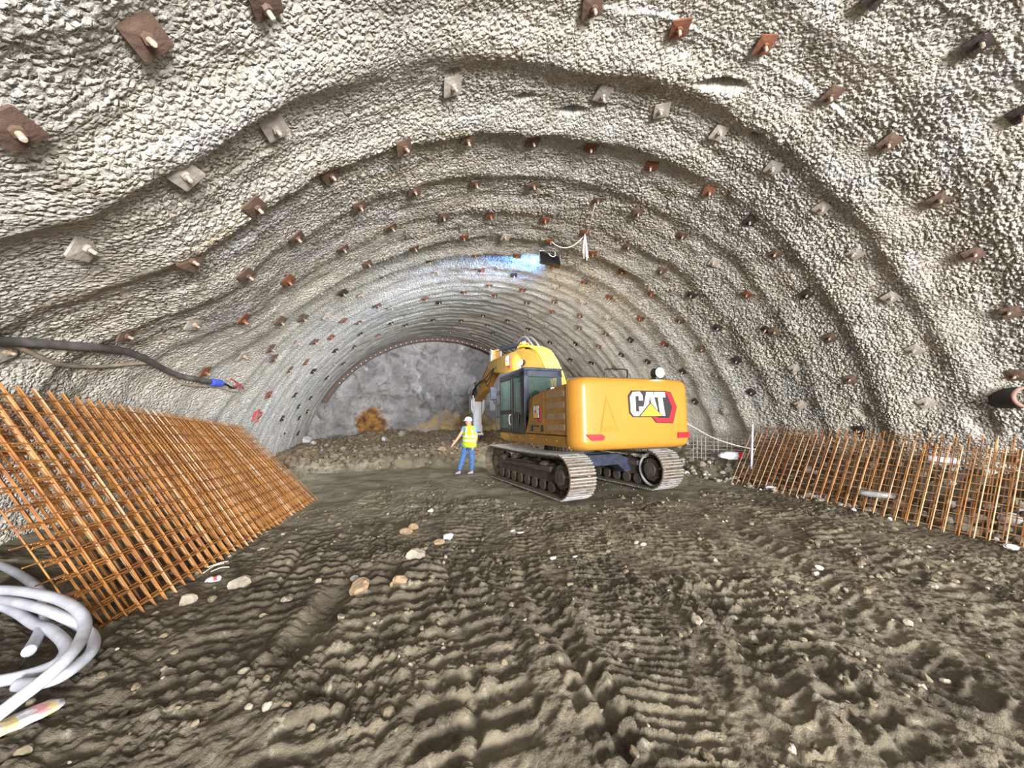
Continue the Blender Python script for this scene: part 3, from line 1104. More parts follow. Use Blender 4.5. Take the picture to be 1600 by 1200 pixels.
def logo(parent, O, ux, uz, nn, sw, sh, tilt=0):
    """the maker's mark: white block letters, yellow triangle, black and red hexagon"""
    O, ux, uz, nn = Vector(O), Vector(ux), Vector(uz), Vector(nn)
    ct, st = math.cos(tilt), math.sin(tilt)
    mb = MB()

    def poly(pts, layer, mi):
        a = []
        for x, y in pts:
            X, Z = (x - 1180) * sw, (548 - y) * sh
            X, Z = X * ct - Z * st, X * st + Z * ct
            a.append(O + ux * X + uz * Z)
        off0, off1 = nn * (.000), nn * (.004 + .004 * layer)
        n = len(a)
        mb.add([p + off0 for p in a] + [p + off1 for p in a], [tuple(range(n, 2 * n))] + [(i, (i + 1) % n, n + (i + 1) % n, n + i) for i in range(n)], mi)
    poly([(1255, 436), (1296, 444), (1333, 548), (1302, 661), (1196, 656), (1164, 612)], 0, 0)
    poly([(1030, 475), (1050, 439), (1264, 438), (1290, 545), (1262, 618), (1055, 616), (1034, 590)], 1, 0)
    # hexagon: red band
    poly([(1258, 444), (1290, 449), (1327, 548), (1300, 548), (1272, 468)], 2, 2)
    poly([(1327, 548), (1298, 655), (1278, 626), (1300, 548)], 2, 2)
    poly([(1298, 655), (1200, 650), (1212, 624), (1278, 626)], 2, 2)
    poly([(1200, 650), (1172, 614), (1196, 614), (1212, 624)], 2, 2)
    # C
    poly([(1040, 482), (1058, 449), (1072, 478), (1072, 578), (1058, 608), (1042, 580)], 3, 1)
    poly([(1058, 449), (1100, 446), (1116, 472), (1092, 474), (1072, 478)], 3, 1)
    poly([(1116, 472), (1116, 506), (1092, 506), (1092, 474)], 3, 1)
    poly([(1058, 608), (1072, 578), (1092, 580), (1114, 588), (1096, 609)], 3, 1)
    poly([(1092, 580), (1092, 546), (1118, 546), (1114, 588)], 3, 1)
    # A
    poly([(1140, 447), (1180, 447), (1214, 608), (1108, 608)], 3, 1)
    poly([(1159, 478), (1166, 520), (1152, 520)], 4, 0)
    # T
    poly([(1187, 447), (1256, 446), (1259, 482), (1190, 482)], 3, 1)
    poly([(1210, 480), (1238, 480), (1252, 608), (1220, 608)], 3, 1)
    # triangle
    poly([(1160, 516), (1238, 612), (1086, 612)], 5, 0)
    poly([(1160, 527), (1228, 609), (1096, 609)], 6, 3)
    o = mb.build('logo', [M_LBLK, M_WHITE, M_RED, M_LYEL], parent)
    o['label'] = 'white lettered logo with yellow triangle and red hexagon'
    return o


logo(cw, (.36, -3.085, 1.99), (1, 0, 0), (0, 0, 1), (0, -1, 0), .0042, .0031)

# engine hood behind the cab and along the right side
mb = MB()
mb.prism([(-2.45, 1.40), (-.45, 1.40), (-.45, 2.28), (-1.2, 2.42), (-2.45, 2.50)], -1.36, -.30)
mb.prism([(-2.45, 1.40), (.2, 1.40), (.2, 2.3), (-.3, 2.46), (-2.45, 2.52)], -.30, 1.40)
mb.prism([(.2, 1.40), (1.4, 1.40), (1.4, 2.0), (.2, 2.2)], .55, 1.42)
mb.build('engine_hood', M_YELD, ex, bevel=.03)
# louvred engine door on the left side
mb = MB()
mb.prism([(-2.70, 1.42), (-1.66, 1.42), (-1.66, 2.40), (-2.70, 2.47)], -1.47, -1.35)
door = mb.build('engine_door', M_YELD, ex, bevel=.012)
M_LOUV = mat('louvre_panel', srgb(176, 150, 122), .6, 0, srgb(158, 132, 104), 8)
for k in range(4):
    mb = MB()
    z = 1.52 + .235 * k
    mb.box((-1.478, -2.60, z), (-1.465, -1.76, z + .125))
    for j in range(6):
        mb.box((-1.484, -2.58, z + .008 + .02 * j), (-1.476, -1.78, z + .018 + .02 * j))
    mb.build('louvre', M_LOUV, door)['label'] = 'pale slotted air vent panel'
# side panel with the slanted front edge
mb = MB()
mb.prism([(-1.645, 1.42), (-.52, 1.42), (-1.05, 2.34), (-1.645, 2.39)], -1.47, -1.35)
sp = mb.build('side_panel', M_YELD, ex, bevel=.012)
logo(sp, (-1.473, -1.26, 1.90), (0, -1, 0), (0, 0, 1), (-1, 0, 0), .0014, .0018)
for y in (-1.03, -1.60):
    mb = MB()
    mb.box((-1.482, y, 1.47), (-1.465, y + .13, 1.62))
    mb.build('air_vent', M_BLACK, sp)['label'] = 'small black vent'
mb = MB()
mb.box((-1.477, -1.35, 1.58), (-1.468, -.95, 1.615))
mb.build('model_strip', M_LBLK, sp)['label'] = 'thin dark strip'

# ---- cab
X0, X1, Y0, Y1, Z0, Z1 = -1.46, -.34, -.42, 1.50, 1.36, 3.08
mb = MB()
t = .09
mb.box((X0, Y1 - .07, Z0), (X0 + .07, Y1, Z1 - .05))           # front posts
mb.box((X1 - .07, Y1 - .07, Z0), (X1, Y1, Z1 - .05))
mb.box((X0, .30, Z0), (X0 + .06, .46, Z1 - .05))               # middle post
mb.prism([(-.50, Z0), (.02, Z0), (-.20, 2.0), (-.16, Z1 - .05), (-.42, Z1 - .05), (-.42, 2.1)], X0, X0 + .07)   # wide rear pillar
mb.box((X0, .0, Z0), (X0 + .05, .32, 1.95))                    # panel behind the door
mb.box((X1 - .07, Y0, Z0), (X1, Y0 + .08, Z1 - .05))
mb.box((X0, Y0, Z0), (X1, Y1, Z0 + .08))                       # floor sill
mb.box((X0, Y0, Z1 - .16), (X0 + .07, Y1, Z1 - .03))           # top rails
mb.box((X1 - .07, Y0, Z1 - .16), (X1, Y1, Z1 - .03))
mb.box((X0, Y1 - .07, Z1 - .16), (X1, Y1, Z1 - .03))
mb.box((X1 - .05, Y0, Z0), (X1, Y1, 2.0))
cab = mb.build('cab', M_BLACK, ex, bevel=.012)
cab['label'] = 'black framed operator cab'
mb = MB()
mb.box((X0, Y0 - .02, Z1 - .20), (X1, Y0 + .06, Z1))            # blue-grey frame round the back window
mb.box((X0, Y0 - .02, 2.0), (X0 + .13, Y0 + .06, Z1))
mb.box((X1 - .13, Y0 - .02, 2.0), (X1, Y0 + .06, Z1))
mb.prism([(X0, 1.95), (X0 + .36, 2.02), (X0 + .12, 2.36), (X0, 2.5)], Y0 - .025, Y0 + .06, 'xz')
mb.box((X0, Y0 - .02, 1.85), (X1, Y0 + .06, 2.10))
mb.build('rear_frame', M_NAVY, cab, bevel=.012)
mb = MB()
mb.box((X0 - .01, Y0 - .05, Z1 - .04), (X1 + .01, Y1 + .05, Z1 + .05))
mb.build('roof', M_NAVY, cab, bevel=.03)
mb = MB()
mb.box((X0 + .10, Y0 + .012, 2.08), (X1 - .10, Y0 + .022, Z1 - .18))
mb.build('rear_window', M_GLASS, cab)
mb = MB()
mb.box((X0 + .02, -.10, 1.98), (X0 + .03, .30, Z1 - .17))
mb.build('side_window', M_GLASS, cab)
mb = MB()
mb.box((X0 + .05, Y1 - .035, 1.5), (X1 - .05, Y1 - .025, Z1 - .15))
mb.build('windscreen', M_GLASS, cab)
mb = MB()
mb.box((X1 - .03, Y0 + .1, 2.0), (X1 - .02, Y1 - .1, Z1 - .15))
mb.build('right_window', M_GLASS, cab)
# door with its own frame and panes
mb = MB()
xd = X0 - .025
for lo, hi in (((xd, .44, 1.42), (xd + .045, .54, 2.98)), ((xd, 1.38, 1.42), (xd + .045, 1.46, 2.98)), ((xd, .44, 2.90), (xd + .045, 1.46, 2.98)), ((xd, .44, 1.42), (xd + .045, 1.46, 1.52)),
               ((xd, .44, 1.93), (xd + .045, 1.46, 2.04))):
    mb.box(lo, hi)
dr = mb.build('door', M_BLACK, ex, bevel=.012)
mb = MB()
mb.box((xd + .018, .54, 2.04), (xd + .028, 1.38, 2.90))
mb.build('upper_pane', M_GLASS, dr)
mb = MB()
mb.box((xd + .018, .54, 1.52), (xd + .028, 1.38, 1.93))
mb.build('lower_pane', M_GLASS, dr)
for y in (.49,):
    mb = MB()
    mb.tube(smooth_path([(xd, y, 1.62), (xd - .05, y, 1.66), (xd - .05, y, 1.86), (xd, y, 1.90)], 4), .014, 8)
    mb.build('door_handle', M_STEEL, dr)
# seat inside
mb = MB()
mb.box((-1.15, .35, 1.75), (-.65, .85, 1.9))
mb.box((-1.13, .22, 1.85), (-.67, .38, 2.55))
mb.box((-1.02, .25, 2.55), (-.78, .35, 2.75))
mb.box((-1.1, .4, 1.42), (-.7, .8, 1.76))
mb.build('operator_seat', M_BLACK, cab, bevel=.03)
# hand rail along the front post and the mirror
mb = MB()
mb.tube(smooth_path([(X0 - .02, 1.46, 1.45), (X0 - .10, 1.56, 1.52), (X0 - .10, 1.56, 2.45), (X0 - .02, 1.50, 2.55)], 5), .018, 8)
mb.build('grab_rail', M_BLACK, cab)
mb = MB()
mb.box((X0 - .30, 1.50, 2.36), (X0 - .10, 1.60, 2.78))
mir = mb.build('mirror', M_NAVY, ex, bevel=.03)
mb = MB()
mb.box((X0 - .285, 1.492, 2.40), (X0 - .115, 1.499, 2.74))
mb.build('mirror_glass', M_NAVY, mir)
mb = MB()
mb.tube(smooth_path([(X0 - .2, 1.55, 2.4), (X0 - .15, 1.55, 2.25), (X0 + .02, 1.5, 2.2)], 5), .016, 8)
mb.build('mirror_arm', M_BLACK, mir)

# hood top: handrail, tail lamp, added glow disc by the back window, small hatch
mb = MB()
mb.tube(smooth_path([(-.02, -2.0, 2.5), (-.02, -2.0, 2.86), (.0, -2.02, 2.92), (.50, -2.05, 2.92), (.56, -2.05, 2.86), (.36, -2.25, 2.56)], 4), .016, 8)
mb.build('hand_rail', M_BLACK, ex)
mb = MB()
mb.box((.60, -2.95, 2.58), (.78, -2.80, 2.66))
mb.tube([(.69, -2.97, 2.74), (.69, -2.80, 2.74)], .115, 20)
wl = mb.build('tail_lamp', M_BLACK, ex, bevel=.01)
mb = MB()
mb.tube([(.69, -2.99, 2.74), (.69, -2.965, 2.74)], .105, 20)
mb.build('lamp_lens', M_LAMP, wl)['label'] = 'glowing white lamp lens'
mb = MB()
mb.box((-1.0, -.95, 2.34), (-.80, -.80, 2.40))
mb.tube([(-.90, -.98, 2.47), (-.90, -.82, 2.47)], .095, 18)
wl2 = mb.build('hood_glow', M_BLACK, ex, bevel=.01)  # added lamp shape, standing in for the glow on the back window
mb = MB()
mb.tube([(-.90, -1.0, 2.47), (-.90, -.975, 2.47)], .082, 18)
mb.build('lamp_lens', M_LAMP, wl2)['label'] = 'glowing round white disc'
mb = MB()
mb.prism([(-.76, 2.36), (-.70, 2.54), (-.58, 2.50), (-.64, 2.36)], -.92, -.86, 'xz')
mb.build('orange_marker', M_ORANGE, ex)

# ---- boom, raised, with a bend
BX = .06


def up(P):
    return [(y, z + .03 * y) for y, z in P]


BOOM = up([(.10, 1.75), (.60, 1.65), (1.2, 2.65), (1.8, 3.0), (2.8, 3.22), (6.55, 3.72), (6.95, 3.88), (6.85, 4.12), (6.4, 4.22), (4.6, 4.24), (3.2, 4.22), (2.2, 4.10), (1.4, 3.75), (.7, 2.95)])
mb = MB()
mb.prism(BOOM, BX - .27, BX + .27)
bm = mb.build('boom', M_YELB, ex, bevel=.03)
logo(bm, (BX - .272, 4.15, 4.02), (0, -1, 0), (0, 0, 1), (-1, 0, 0), .0019, .0024)
mb = MB()
top = up([(.50, 2.62), (.74, 3.1), (1.4, 3.82), (2.1, 4.12), (2.8, 4.26), (3.2, 4.28)])
for k in range(6):
    x = BX - .22 + .095 * k
    mb2 = MB()
    mb2.tube(smooth_path([(x, y, z + .05) for y, z in top], 4), .030, 8)
    mb2.build('hydraulic_line', M_LYEL, bm)
mb = MB()
mb.tube([(BX - .30, 5.6, 4.0), (BX + .30, 5.6, 4.0)], .05, 12)
mb.tube([(BX - .31, 2.75, 3.70), (BX + .31, 2.75, 3.70)], .07, 14)
mb.build('pin', M_BLACK, bm)
mb = MB()
mb.tube([(BX - .36, 2.5, 3.75), (BX - .28, 2.5, 3.75)], .09, 16)
bl = mb.build('boom_lamp', M_BLACK, ex)
mb = MB()
mb.tube([(BX - .38, 2.53, 3.75), (BX - .36, 2.53, 3.75)], .085, 16)
mb.build('lamp_lens', mat('warm_lens', (1, .9, .5, 1), .3, emit=(1, .85, .45, 1), estr=6), bl)['label'] = 'yellowish glowing lamp lens'
for sx in (-1, 1):
    x = BX + sx * .40
    mb = MB()
    mb.tube([(x, 1.35, 1.62), (x, 2.12, 2.92)], .085, 14)
    c = mb.build('boom_cylinder', M_NAVY, ex)
    mb = MB()
    mb.tube([(x, 2.10, 2.89), (x, 2.70, 3.72)], .052, 14)
    mb.build('piston_rod', M_CHROME, c)
# stick cylinder lying on top of the boom, with its bracket
mb = MB()
mb.prism(up([(2.75, 4.15), (3.7, 4.20), (3.25, 4.50), (3.05, 4.50)]), BX - .14, BX - .10)
mb.prism(up([(2.75, 4.15), (3.7, 4.20), (3.25, 4.50), (3.05, 4.50)]), BX + .10, BX + .14)
mb.tube([(BX - .16, 3.15, 4.56), (BX + .16, 3.15, 4.56)], .05, 10)
mb.build('cylinder_bracket', M_YELB, bm)
mb = MB()
mb.tube([(BX, 3.15, 4.56), (BX, 5.75, 4.86)], .105, 14)
sc_ = mb.build('stick_cylinder', M_NAVY, ex)
mb = MB()
mb.tube([(BX, 5.7, 4.85), (BX, 6.45, 4.93)], .06, 12)
mb.build('piston_rod', M_CHROME, sc_)
for k in range(2):
    mb2 = MB()
    x = BX - .12 + .24 * k
    mb2.tube(smooth_path([(x, 1.9, 4.1), (x, 2.4, 4.52), (x, 2.8, 4.74), (x, 3.2, 4.74), (x, 3.5, 4.64)], 5), .03, 8)
    mb2.build('hose', M_CHROME, sc_)
# stick
mb = MB()
mb.prism(up([(6.45, 4.72), (6.65, 4.75), (6.95, 4.15), (9.45, 2.80), (9.62, 2.55), (9.40, 2.46), (8.0, 2.95), (6.55, 3.65), (6.40, 3.95)]), BX - .19, BX + .19)
stk = mb.build('stick', M_YELD, ex, bevel=.02)
mb = MB()
mb.prism(up([(6.38, 4.70), (6.60, 4.80), (6.72, 4.1), (6.5, 3.95)]), BX - .24, BX - .195)
mb.prism(up([(6.38, 4.70), (6.60, 4.80), (6.72, 4.1), (6.5, 3.95)]), BX + .195, BX + .24)
mb.build('stick_horn', M_HAMMER, stk)
mb = MB()
mb.tube([(BX, 6.95, 4.60), (BX, 8.4, 3.85)], .10, 12)
lc = mb.build('bucket_cylinder', M_DKMUD, ex)
mb = MB()
mb.tube([(BX, 8.35, 3.88), (BX, 9.35, 3.40)], .05, 12)
mb.build('piston_rod', M_CHROME, lc)
mb = MB()
mb.prism([(8.9, 3.15), (9.3, 3.75), (9.5, 3.72), (9.1, 3.0)], BX - .22, BX - .18)
mb.prism([(8.9, 3.15), (9.3, 3.75), (9.5, 3.72), (9.1, 3.0)], BX + .18, BX + .22)
mb.prism([(9.32, 3.8), (9.5, 3.72), (9.9, 2.95), (9.7, 2.9)], BX - .16, BX - .11)
mb.prism([(9.32, 3.8), (9.5, 3.72), (9.9, 2.95), (9.7, 2.9)], BX + .11, BX + .16)
mb.build('tipping_link', M_DKMUD, ex)
for k in range(3):
    mb2 = MB()
    x = BX - .25 - .03 * k
    mb2.tube(smooth_path([(x, 5.9, 4.0), (x - .08, 6.7, 3.3 + .2 * k), (x - .05, 7.3, 3.65), (x, 8.3, 3.6), (x - .06, 9.2, 3.25), (x, 9.55, 2.7)], 6), .022, 7)
    mb2.build('hose', M_BLACK, stk)
# breaker
HX, HY = BX - .04, 9.72
mb = MB()
mb.box((HX - .22, HY - .24, 1.15), (HX + .22, HY + .24, 2.95))
mb.box((HX - .14, HY - .255, 1.7), (HX + .14, HY + .255, 2.5))
ham = mb.build('breaker', M_HAMMER, ex, bevel=.03)
for sx in (-1, 1):
    mb = MB()
    x = HX + sx * .27
    mb.prism([(HY - .30, 2.15), (HY + .30, 2.15), (HY + .42, 2.5), (HY + .38, 3.05), (HY - .38, 3.05), (HY - .42, 2.5)], x - .03, x + .03)
    mb.prism([(HX + sx * .22, 2.02), (HX + sx * .36, 2.3), (HX + sx * .36, 2.8), (HX + sx * .22, 3.0)], HY - .3, HY - .26, 'xz')
    mb.build('side_plate', M_HAMMER, ham, bevel=.01)
    mb = MB()
    mb.box((HX + sx * .20 - .035, HY - .29, 1.0), (HX + sx * .20 + .035, HY - .24, 1.5))
    mb.build('tie_rod', M_HAMMER, ham)
for k in range(4):
    mb = MB()
    x = HX - .24 + .16 * k
    mb.tube([(x, HY - .30, 2.78), (x, HY - .30, 3.22)], .025, 8)
    mb.build('hose_stub', M_STEEL, ham)
mb = MB()
mb.box((HX - .31, HY - .28, .98), (HX + .31, HY + .28, 1.10))
mb.build('foot_plate', M_HAMMER, ham, bevel=.01)
mb = MB()
mb.tube([(HX, HY, 1.0), (HX, HY, .62), (HX, HY, .42)], [.085, .085, .02], 12)
mb.build('chisel', M_STEEL, ham)

# ================================================================ PERSON
PB = at_z(727, 741, gh(*at_z(727, 741)[:2]))
PU = Vector((math.cos(YAW), -math.sin(YAW), 0))
pv = Vector((-PB[0], -PB[1], 0)).normalized()


def pw(u, d, w):
    return PU * u + pv * d + Vector((0, 0, w))


def skin(name, nodes, edges, m, parent, sub=2):
    me = bpy.data.meshes.new(name)
    me.from_pydata([pw(*n[:3]) for n in nodes], edges, [])
    o = bpy.data.objects.new(name, me)
    COL.objects.link(o)
    sk = o.modifiers.new('Skin', 'SKIN')
    sk.use_smooth_shade = True
    ss = o.modifiers.new('Sub', 'SUBSURF')
    ss.levels = ss.render_levels = sub
    for i, n in enumerate(nodes):
        r = n[3]
        o.data.skin_vertices[0].data[i].radius = (r, n[4] if len(n) > 4 else r)
    o.data.skin_vertices[0].data[0].use_root = True
    dg = bpy.context.evaluated_depsgraph_get()
    dg.update()
    me2 = bpy.data.meshes.new_from_object(o.evaluated_get(dg))
    o.modifiers.clear()
    o.data = me2
    me2.materials.clear()
    me2.materials.append(m)
    me2.polygons.foreach_set('use_smooth', [True] * len(me2.polygons))
    o.parent = parent
    return o


person = empty('person', Vector(PB), 'person in white helmet, yellow vest and jeans walking beside the excavator', 'person')
nodes = [(.10, 0, .98, .15, .12), (.11, 0, 1.18, .155, .12), (.12, 0, 1.38, .15, .11), (.12, .01, 1.50, .06), (.10, .03, 1.58, .085), (.09, .04, 1.67, .10), (.085, .04, 1.735, .08),
         (.05, .125, 1.64, .014),
         (-.05, -.08, 1.43, .065), (-.20, -.02, 1.20, .048), (-.335, .08, 1.02, .034), (-.385, .115, .96, .036),
         (.29, .10, 1.43, .065), (.35, .10, 1.17, .05), (.27, .18, .95, .036), (.24, .205, .89, .038),
         (.01, -.05, .92, .10), (-.08, .06, .52, .075), (-.20, .04, .12, .05),
         (.19, .05, .92, .10), (.21, .08, .52, .075), (.20, -.02, .12, .05)]
edges = [(0, 1), (1, 2), (2, 3), (3, 4), (4, 5), (5, 6), (4, 7), (2, 8), (8, 9), (9, 10), (10, 11), (2, 12), (12, 13), (13, 14), (14, 15), (0, 16), (16, 17), (17, 18), (0, 19), (19, 20), (20, 21)]
for hand, dirv in ((11, (-.035, .02, -.06)), (15, (-.02, .02, -.07))):
    h = nodes[hand]
    for k in range(4):
        off = (k - 1.5) * .018
        a = (h[0] + dirv[0] * .6 + off * .8, h[1] + dirv[1] * .6 + off * .6, h[2] + dirv[2] * .6, .010)
        L = (.9, 1.1, 1.15, .95)[k]
        b = (a[0] + dirv[0] * L, a[1] + dirv[1] * L + .01, a[2] + dirv[2] * L * .8, .009)
        nodes += [a, b]
        edges += [(hand, len(nodes) - 2), (len(nodes) - 2, len(nodes) - 1)]
    nodes += [(h[0] - .03, h[1] + .045, h[2] - .01, .011), (h[0] - .05, h[1] + .065, h[2] - .045, .010)]
    edges += [(hand, len(nodes) - 2), (len(nodes) - 2, len(nodes) - 1)]
skin('body', nodes, edges, M_SKIN, person, 2)
skin('jeans', [(.10, 0, .97, .165, .14), (.01, -.05, .88, .115), (-.08, .06, .52, .095), (-.20, .04, .11, .078), (.19, .05, .88, .115), (.21, .08, .52, .095), (.20, -.02, .11, .078)],
     [(0, 1), (1, 2), (2, 3), (0, 4), (4, 5), (5, 6)], M_JEANS, person)
skin('shirt', [(.12, 0, 1.30, .185, .145), (.12, 0, 1.42, .17, .13), (.12, .01, 1.49, .09), (-.05, -.08, 1.44, .088), (-.13, -.05, 1.32, .082), (.29, .10, 1.44, .092), (.33, .10, 1.27, .085)],
     [(0, 1), (1, 2), (1, 3), (3, 4), (1, 5), (5, 6)], M_SHIRT, person)
# vest: elliptical rings round the torso, turned half left
va = math.radians(-32)


def tor(w, a, b, cu=.12, cd=.01, n=28, t0=0):
    out = []
    for k in range(n):
        q = 2 * PI * k / n
        x, y = a * math.cos(q), b * math.sin(q)
        out.append(pw(cu + x * math.cos(va) - y * math.sin(va) * .8, cd - (x * math.sin(va) + y * math.cos(va)), w))
    return out


mb = MB()
mb.loft([tor(.86, .262, .225), tor(.95, .258, .22), tor(1.12, .235, .20), tor(1.27, .235, .19), tor(1.40, .240, .18), tor(1.48, .215, .155), tor(1.525, .15, .115), tor(1.54, .085, .08)], 0, True)
vest = mb.build('vest', M_VEST, person, smooth=True)
for w0, w1, a, b in ((1.05, 1.105, .245, .212), (1.17, 1.225, .243, .207)):
    mb = MB()
    mb.loft([tor(w0, a, b), tor((w0 + w1) / 2, a + .002, b + .002), tor(w1, a, b)], 0, False)
    mb.build('reflective_band', M_REFL, vest, smooth=True)
for u0, u1 in ((-.005, .03), (.24, .17)):
    mb = MB()
    mb.tube(smooth_path([pw(u0, .215 if u0 < .1 else .20, 1.22), pw((u0 + u1) / 2, .205, 1.36), pw(u1, .15, 1.49)], 5), .024, 8)
    mb.build('shoulder_band', M_REFL, vest, smooth=True)
# helmet with brim, shoes, face details
mb = MB()
rings = []
for k in range(7):
    q = PI / 2 * k / 7
    rings.append([pw(.085 + .125 * math.cos(q) * math.cos(2 * PI * i / 24), .04 + .14 * math.cos(q) * math.sin(2 * PI * i / 24), 1.70 + .125 * math.sin(q)) for i in range(24)])
mb.loft(rings)
mb.loft([[pw(.06 + .15 * math.cos(2 * PI * i / 24), .075 + .165 * math.sin(2 * PI * i / 24), z) for i in range(24)] for z in (1.69, 1.70)])
mb.build('helmet', M_HELM, person, smooth=False)
for (u, d, tu, td) in ((-.20, .04, -.32, .09), (.20, -.02, .07, .05)):
    mb = MB()
    rings = []
    for k in range(7):
        t = k / 6
        rr = (.045, .055, .058, .056, .054, .048, .025)[k]
        hh = (.10, .115, .10, .08, .07, .06, .04)[k]
        cu, cd = u + .05 * (1 if u > tu else -1) * (1 - t) + (tu - u) * t, d + (td - d) * t
        rings.append([pw(cu, cd + rr * math.cos(2 * PI * i / 12), .015 + hh * .5 + hh * .5 * math.sin(2 * PI * i / 12)) for i in range(12)])
    mb.loft(rings)
    mb.build('shoe', M_SHOE, person, smooth=True)
mb = MB()
for du in (-.012, .055):
    mb.sphere(pw(.02 + du + .02, .125 - du * .3, 1.672), .012, .012, .009, 8, 6)
mb.build('eye', M_BLACK, person)
mb = MB()
mb.tube([pw(.02, .115, 1.595), pw(.045, .125, 1.592), pw(.075, .115, 1.596)], .009, 6)
mb.build('mouth', mat('lips', srgb(180, 96, 88), .6), person)
# ================================================================ STEEL MESH SHEETS
def mesh_sheet(name, corner, nbars, nwires, rb, rw, mats, label, group, t0=.0, t1=1.0, end=.035, jit=.006, wire_side=1, gaps=()):
    """corner(s, t) -> (point, normal); bars run in t, wires in s"""
    mb = MB()
    for j in range(nbars):
        s = (j + .5) / nbars + random.uniform(-jit, jit) * .2
        pts = []
        for k in range(7):
            t = t0 - end + (t1 - t0 + 2 * end) * k / 6
            p, n = corner(s, t)
            pts.append(p)
        mb.tube(pts, rb, 6, 0 if random.random() < .72 else 1)
    for k in range(nwires):
        t = t0 + (t1 - t0) * (k + .25) / (nwires - .5)
        pts = []
        for j in range(13):
            s = -.012 + 1.022 * j / 12
            p, n = corner(s, t)
            pts.append(p + n * wire_side * (rb + rw * .8))
        mb.tube(pts, rw, 6, 0)
    o = mb.build(name, mats)
    return tag(o, label, 'steel mesh', group)


SA = Vector(at_z(212, 958, .06))
SB = Vector(at_z(495, 776, .05))
SE1 = Vector((-1.16, -.12, 2.20))
SE2 = Vector((-1.72, .92, 1.56))
nrm0 = ((SB - SA).normalized().cross(SE1.normalized())).normalized()
if nrm0.x < 0:
    nrm0 = -nrm0


def stack_corner(i, ds, dt, sag):
    def f(s, t):
        a, b = SA.lerp(SB, s + ds / 5.3), SE1.lerp(SE2, s)
        p = a + b * (t + dt)
        p = p - nrm0 * (.026 * i) + nrm0 * (sag * math.sin(PI * min(max(t, 0), 1)) * (.6 + .4 * math.sin(3 * s + i)))
        return p, nrm0
    return f


NS = 10
for i in range(NS):
    ds = .029 * i - .1559 * (1 + i // 3) + random.uniform(-.014, .014) + (.078 if i >= 6 else 0) if i else 0
    dt = random.uniform(-.012, .022) if i else 0
    if i == 0:
        lab = 'outermost rusty rebar mesh sheet of the leaning stack on the left, facing the tunnel'
    elif i == NS - 1:
        lab = 'rearmost rusty rebar mesh sheet of the left stack, against the wall'
    else:
        lab = f'rusty rebar mesh sheet, {ORD[i]} from the front in the leaning left stack'
    mesh_sheet('mesh_sheet', stack_corner(i, ds, dt, .03), 34, 14, .0068 if i else .0085, .0060, [M_REBAR, M_REBAR2], lab, 'rebar mesh sheets stacked against the left wall')

# right-hand sheets leaning back towards the wall
FA = Vector(at_z(1140, 752, .02))
FB0 = Vector(at_z(1600, 858, .02))
FB = FA + (FB0 - FA) * 1.30
FE = Vector((.95, .02, 1.42))
fn = ((FB - FA).normalized().cross(FE.normalized())).normalized()
if fn.x > 0:
    fn = -fn


def fence_corner(off, ds, dt, e, lift=0, s0=0., s1=1.):
    def f(s, t):
        ss = s0 + (s1 - s0) * s
        a = FA.lerp(FB, ss + ds / 7)
        p = a + e * (t + dt) - fn * off + Vector((0, 0, lift + .02 * math.sin(4 * ss + off * 9)))
        return p, fn
    return f


mesh_sheet('mesh_sheet', fence_corner(0, 0, 0, FE * .93), 41, 11, .0085, .0055, [M_REBAR2, M_REBAR], 'front rusty mesh sheet leaning on the muck along the right wall', 'mesh sheets on the right', wire_side=-1)
mesh_sheet('mesh_sheet', fence_corner(.07, .10, .02, FE * .95), 41, 11, .0085, .0055, [M_REBAR, M_REBARD], 'second rusty mesh sheet close behind the front one on the right', 'mesh sheets on the right', wire_side=-1)
mesh_sheet('mesh_sheet', fence_corner(.20, .16, .06, Vector((.92, .03, 1.50))), 41, 12, .0085, .0055, [M_REBARD, M_REBAR], 'darker third mesh sheet leaning on the right, behind two others', 'mesh sheets on the right', wire_side=-1)
mesh_sheet('mesh_sheet', fence_corner(.36, .34, .10, Vector((.80, .03, 1.52)), .06), 38, 11, .0085, .0055, [M_REBAR, M_REBAR2], 'tallest rusty mesh sheet on the right, its bar ends rising above the others', 'mesh sheets on the right', wire_side=-1)


# dark mesh hanging out of the wall foot between machine and right sheets
def bare_corner(s, t):
    p0, p1 = at_depth(1074, 716, 12.1), at_depth(1176, 716, 10.9)
    q0, q1 = at_depth(1074, 680, 12.5), at_depth(1176, 688, 11.2)
    a = Vector(p0).lerp(Vector(p1), s)
    b = Vector(q0).lerp(Vector(q1), s)
    return a.lerp(b, t), Vector((-.8, -.5, .1))


mesh_sheet('mesh_sheet', bare_corner, 15, 6, .014, .010, [M_STEEL, M_DKMUD], 'grey cement-splashed mesh sticking out of the wall foot beside the excavator', None)
mb = MB()
mb.tube([Vector(at_depth(1174, 733, 10.2)), Vector(at_depth(1176, 663, 10.5))], .03, 8)
tag(mb.build('marker_post', M_HOSEW), 'pale upright stake at the left end of the right mesh sheets', 'stake')

# ================================================================ CABLES, HOSES, PIPE
def wall_line(px, inset):
    return [on_shell(x, y, inset)[0] for x, y in px]


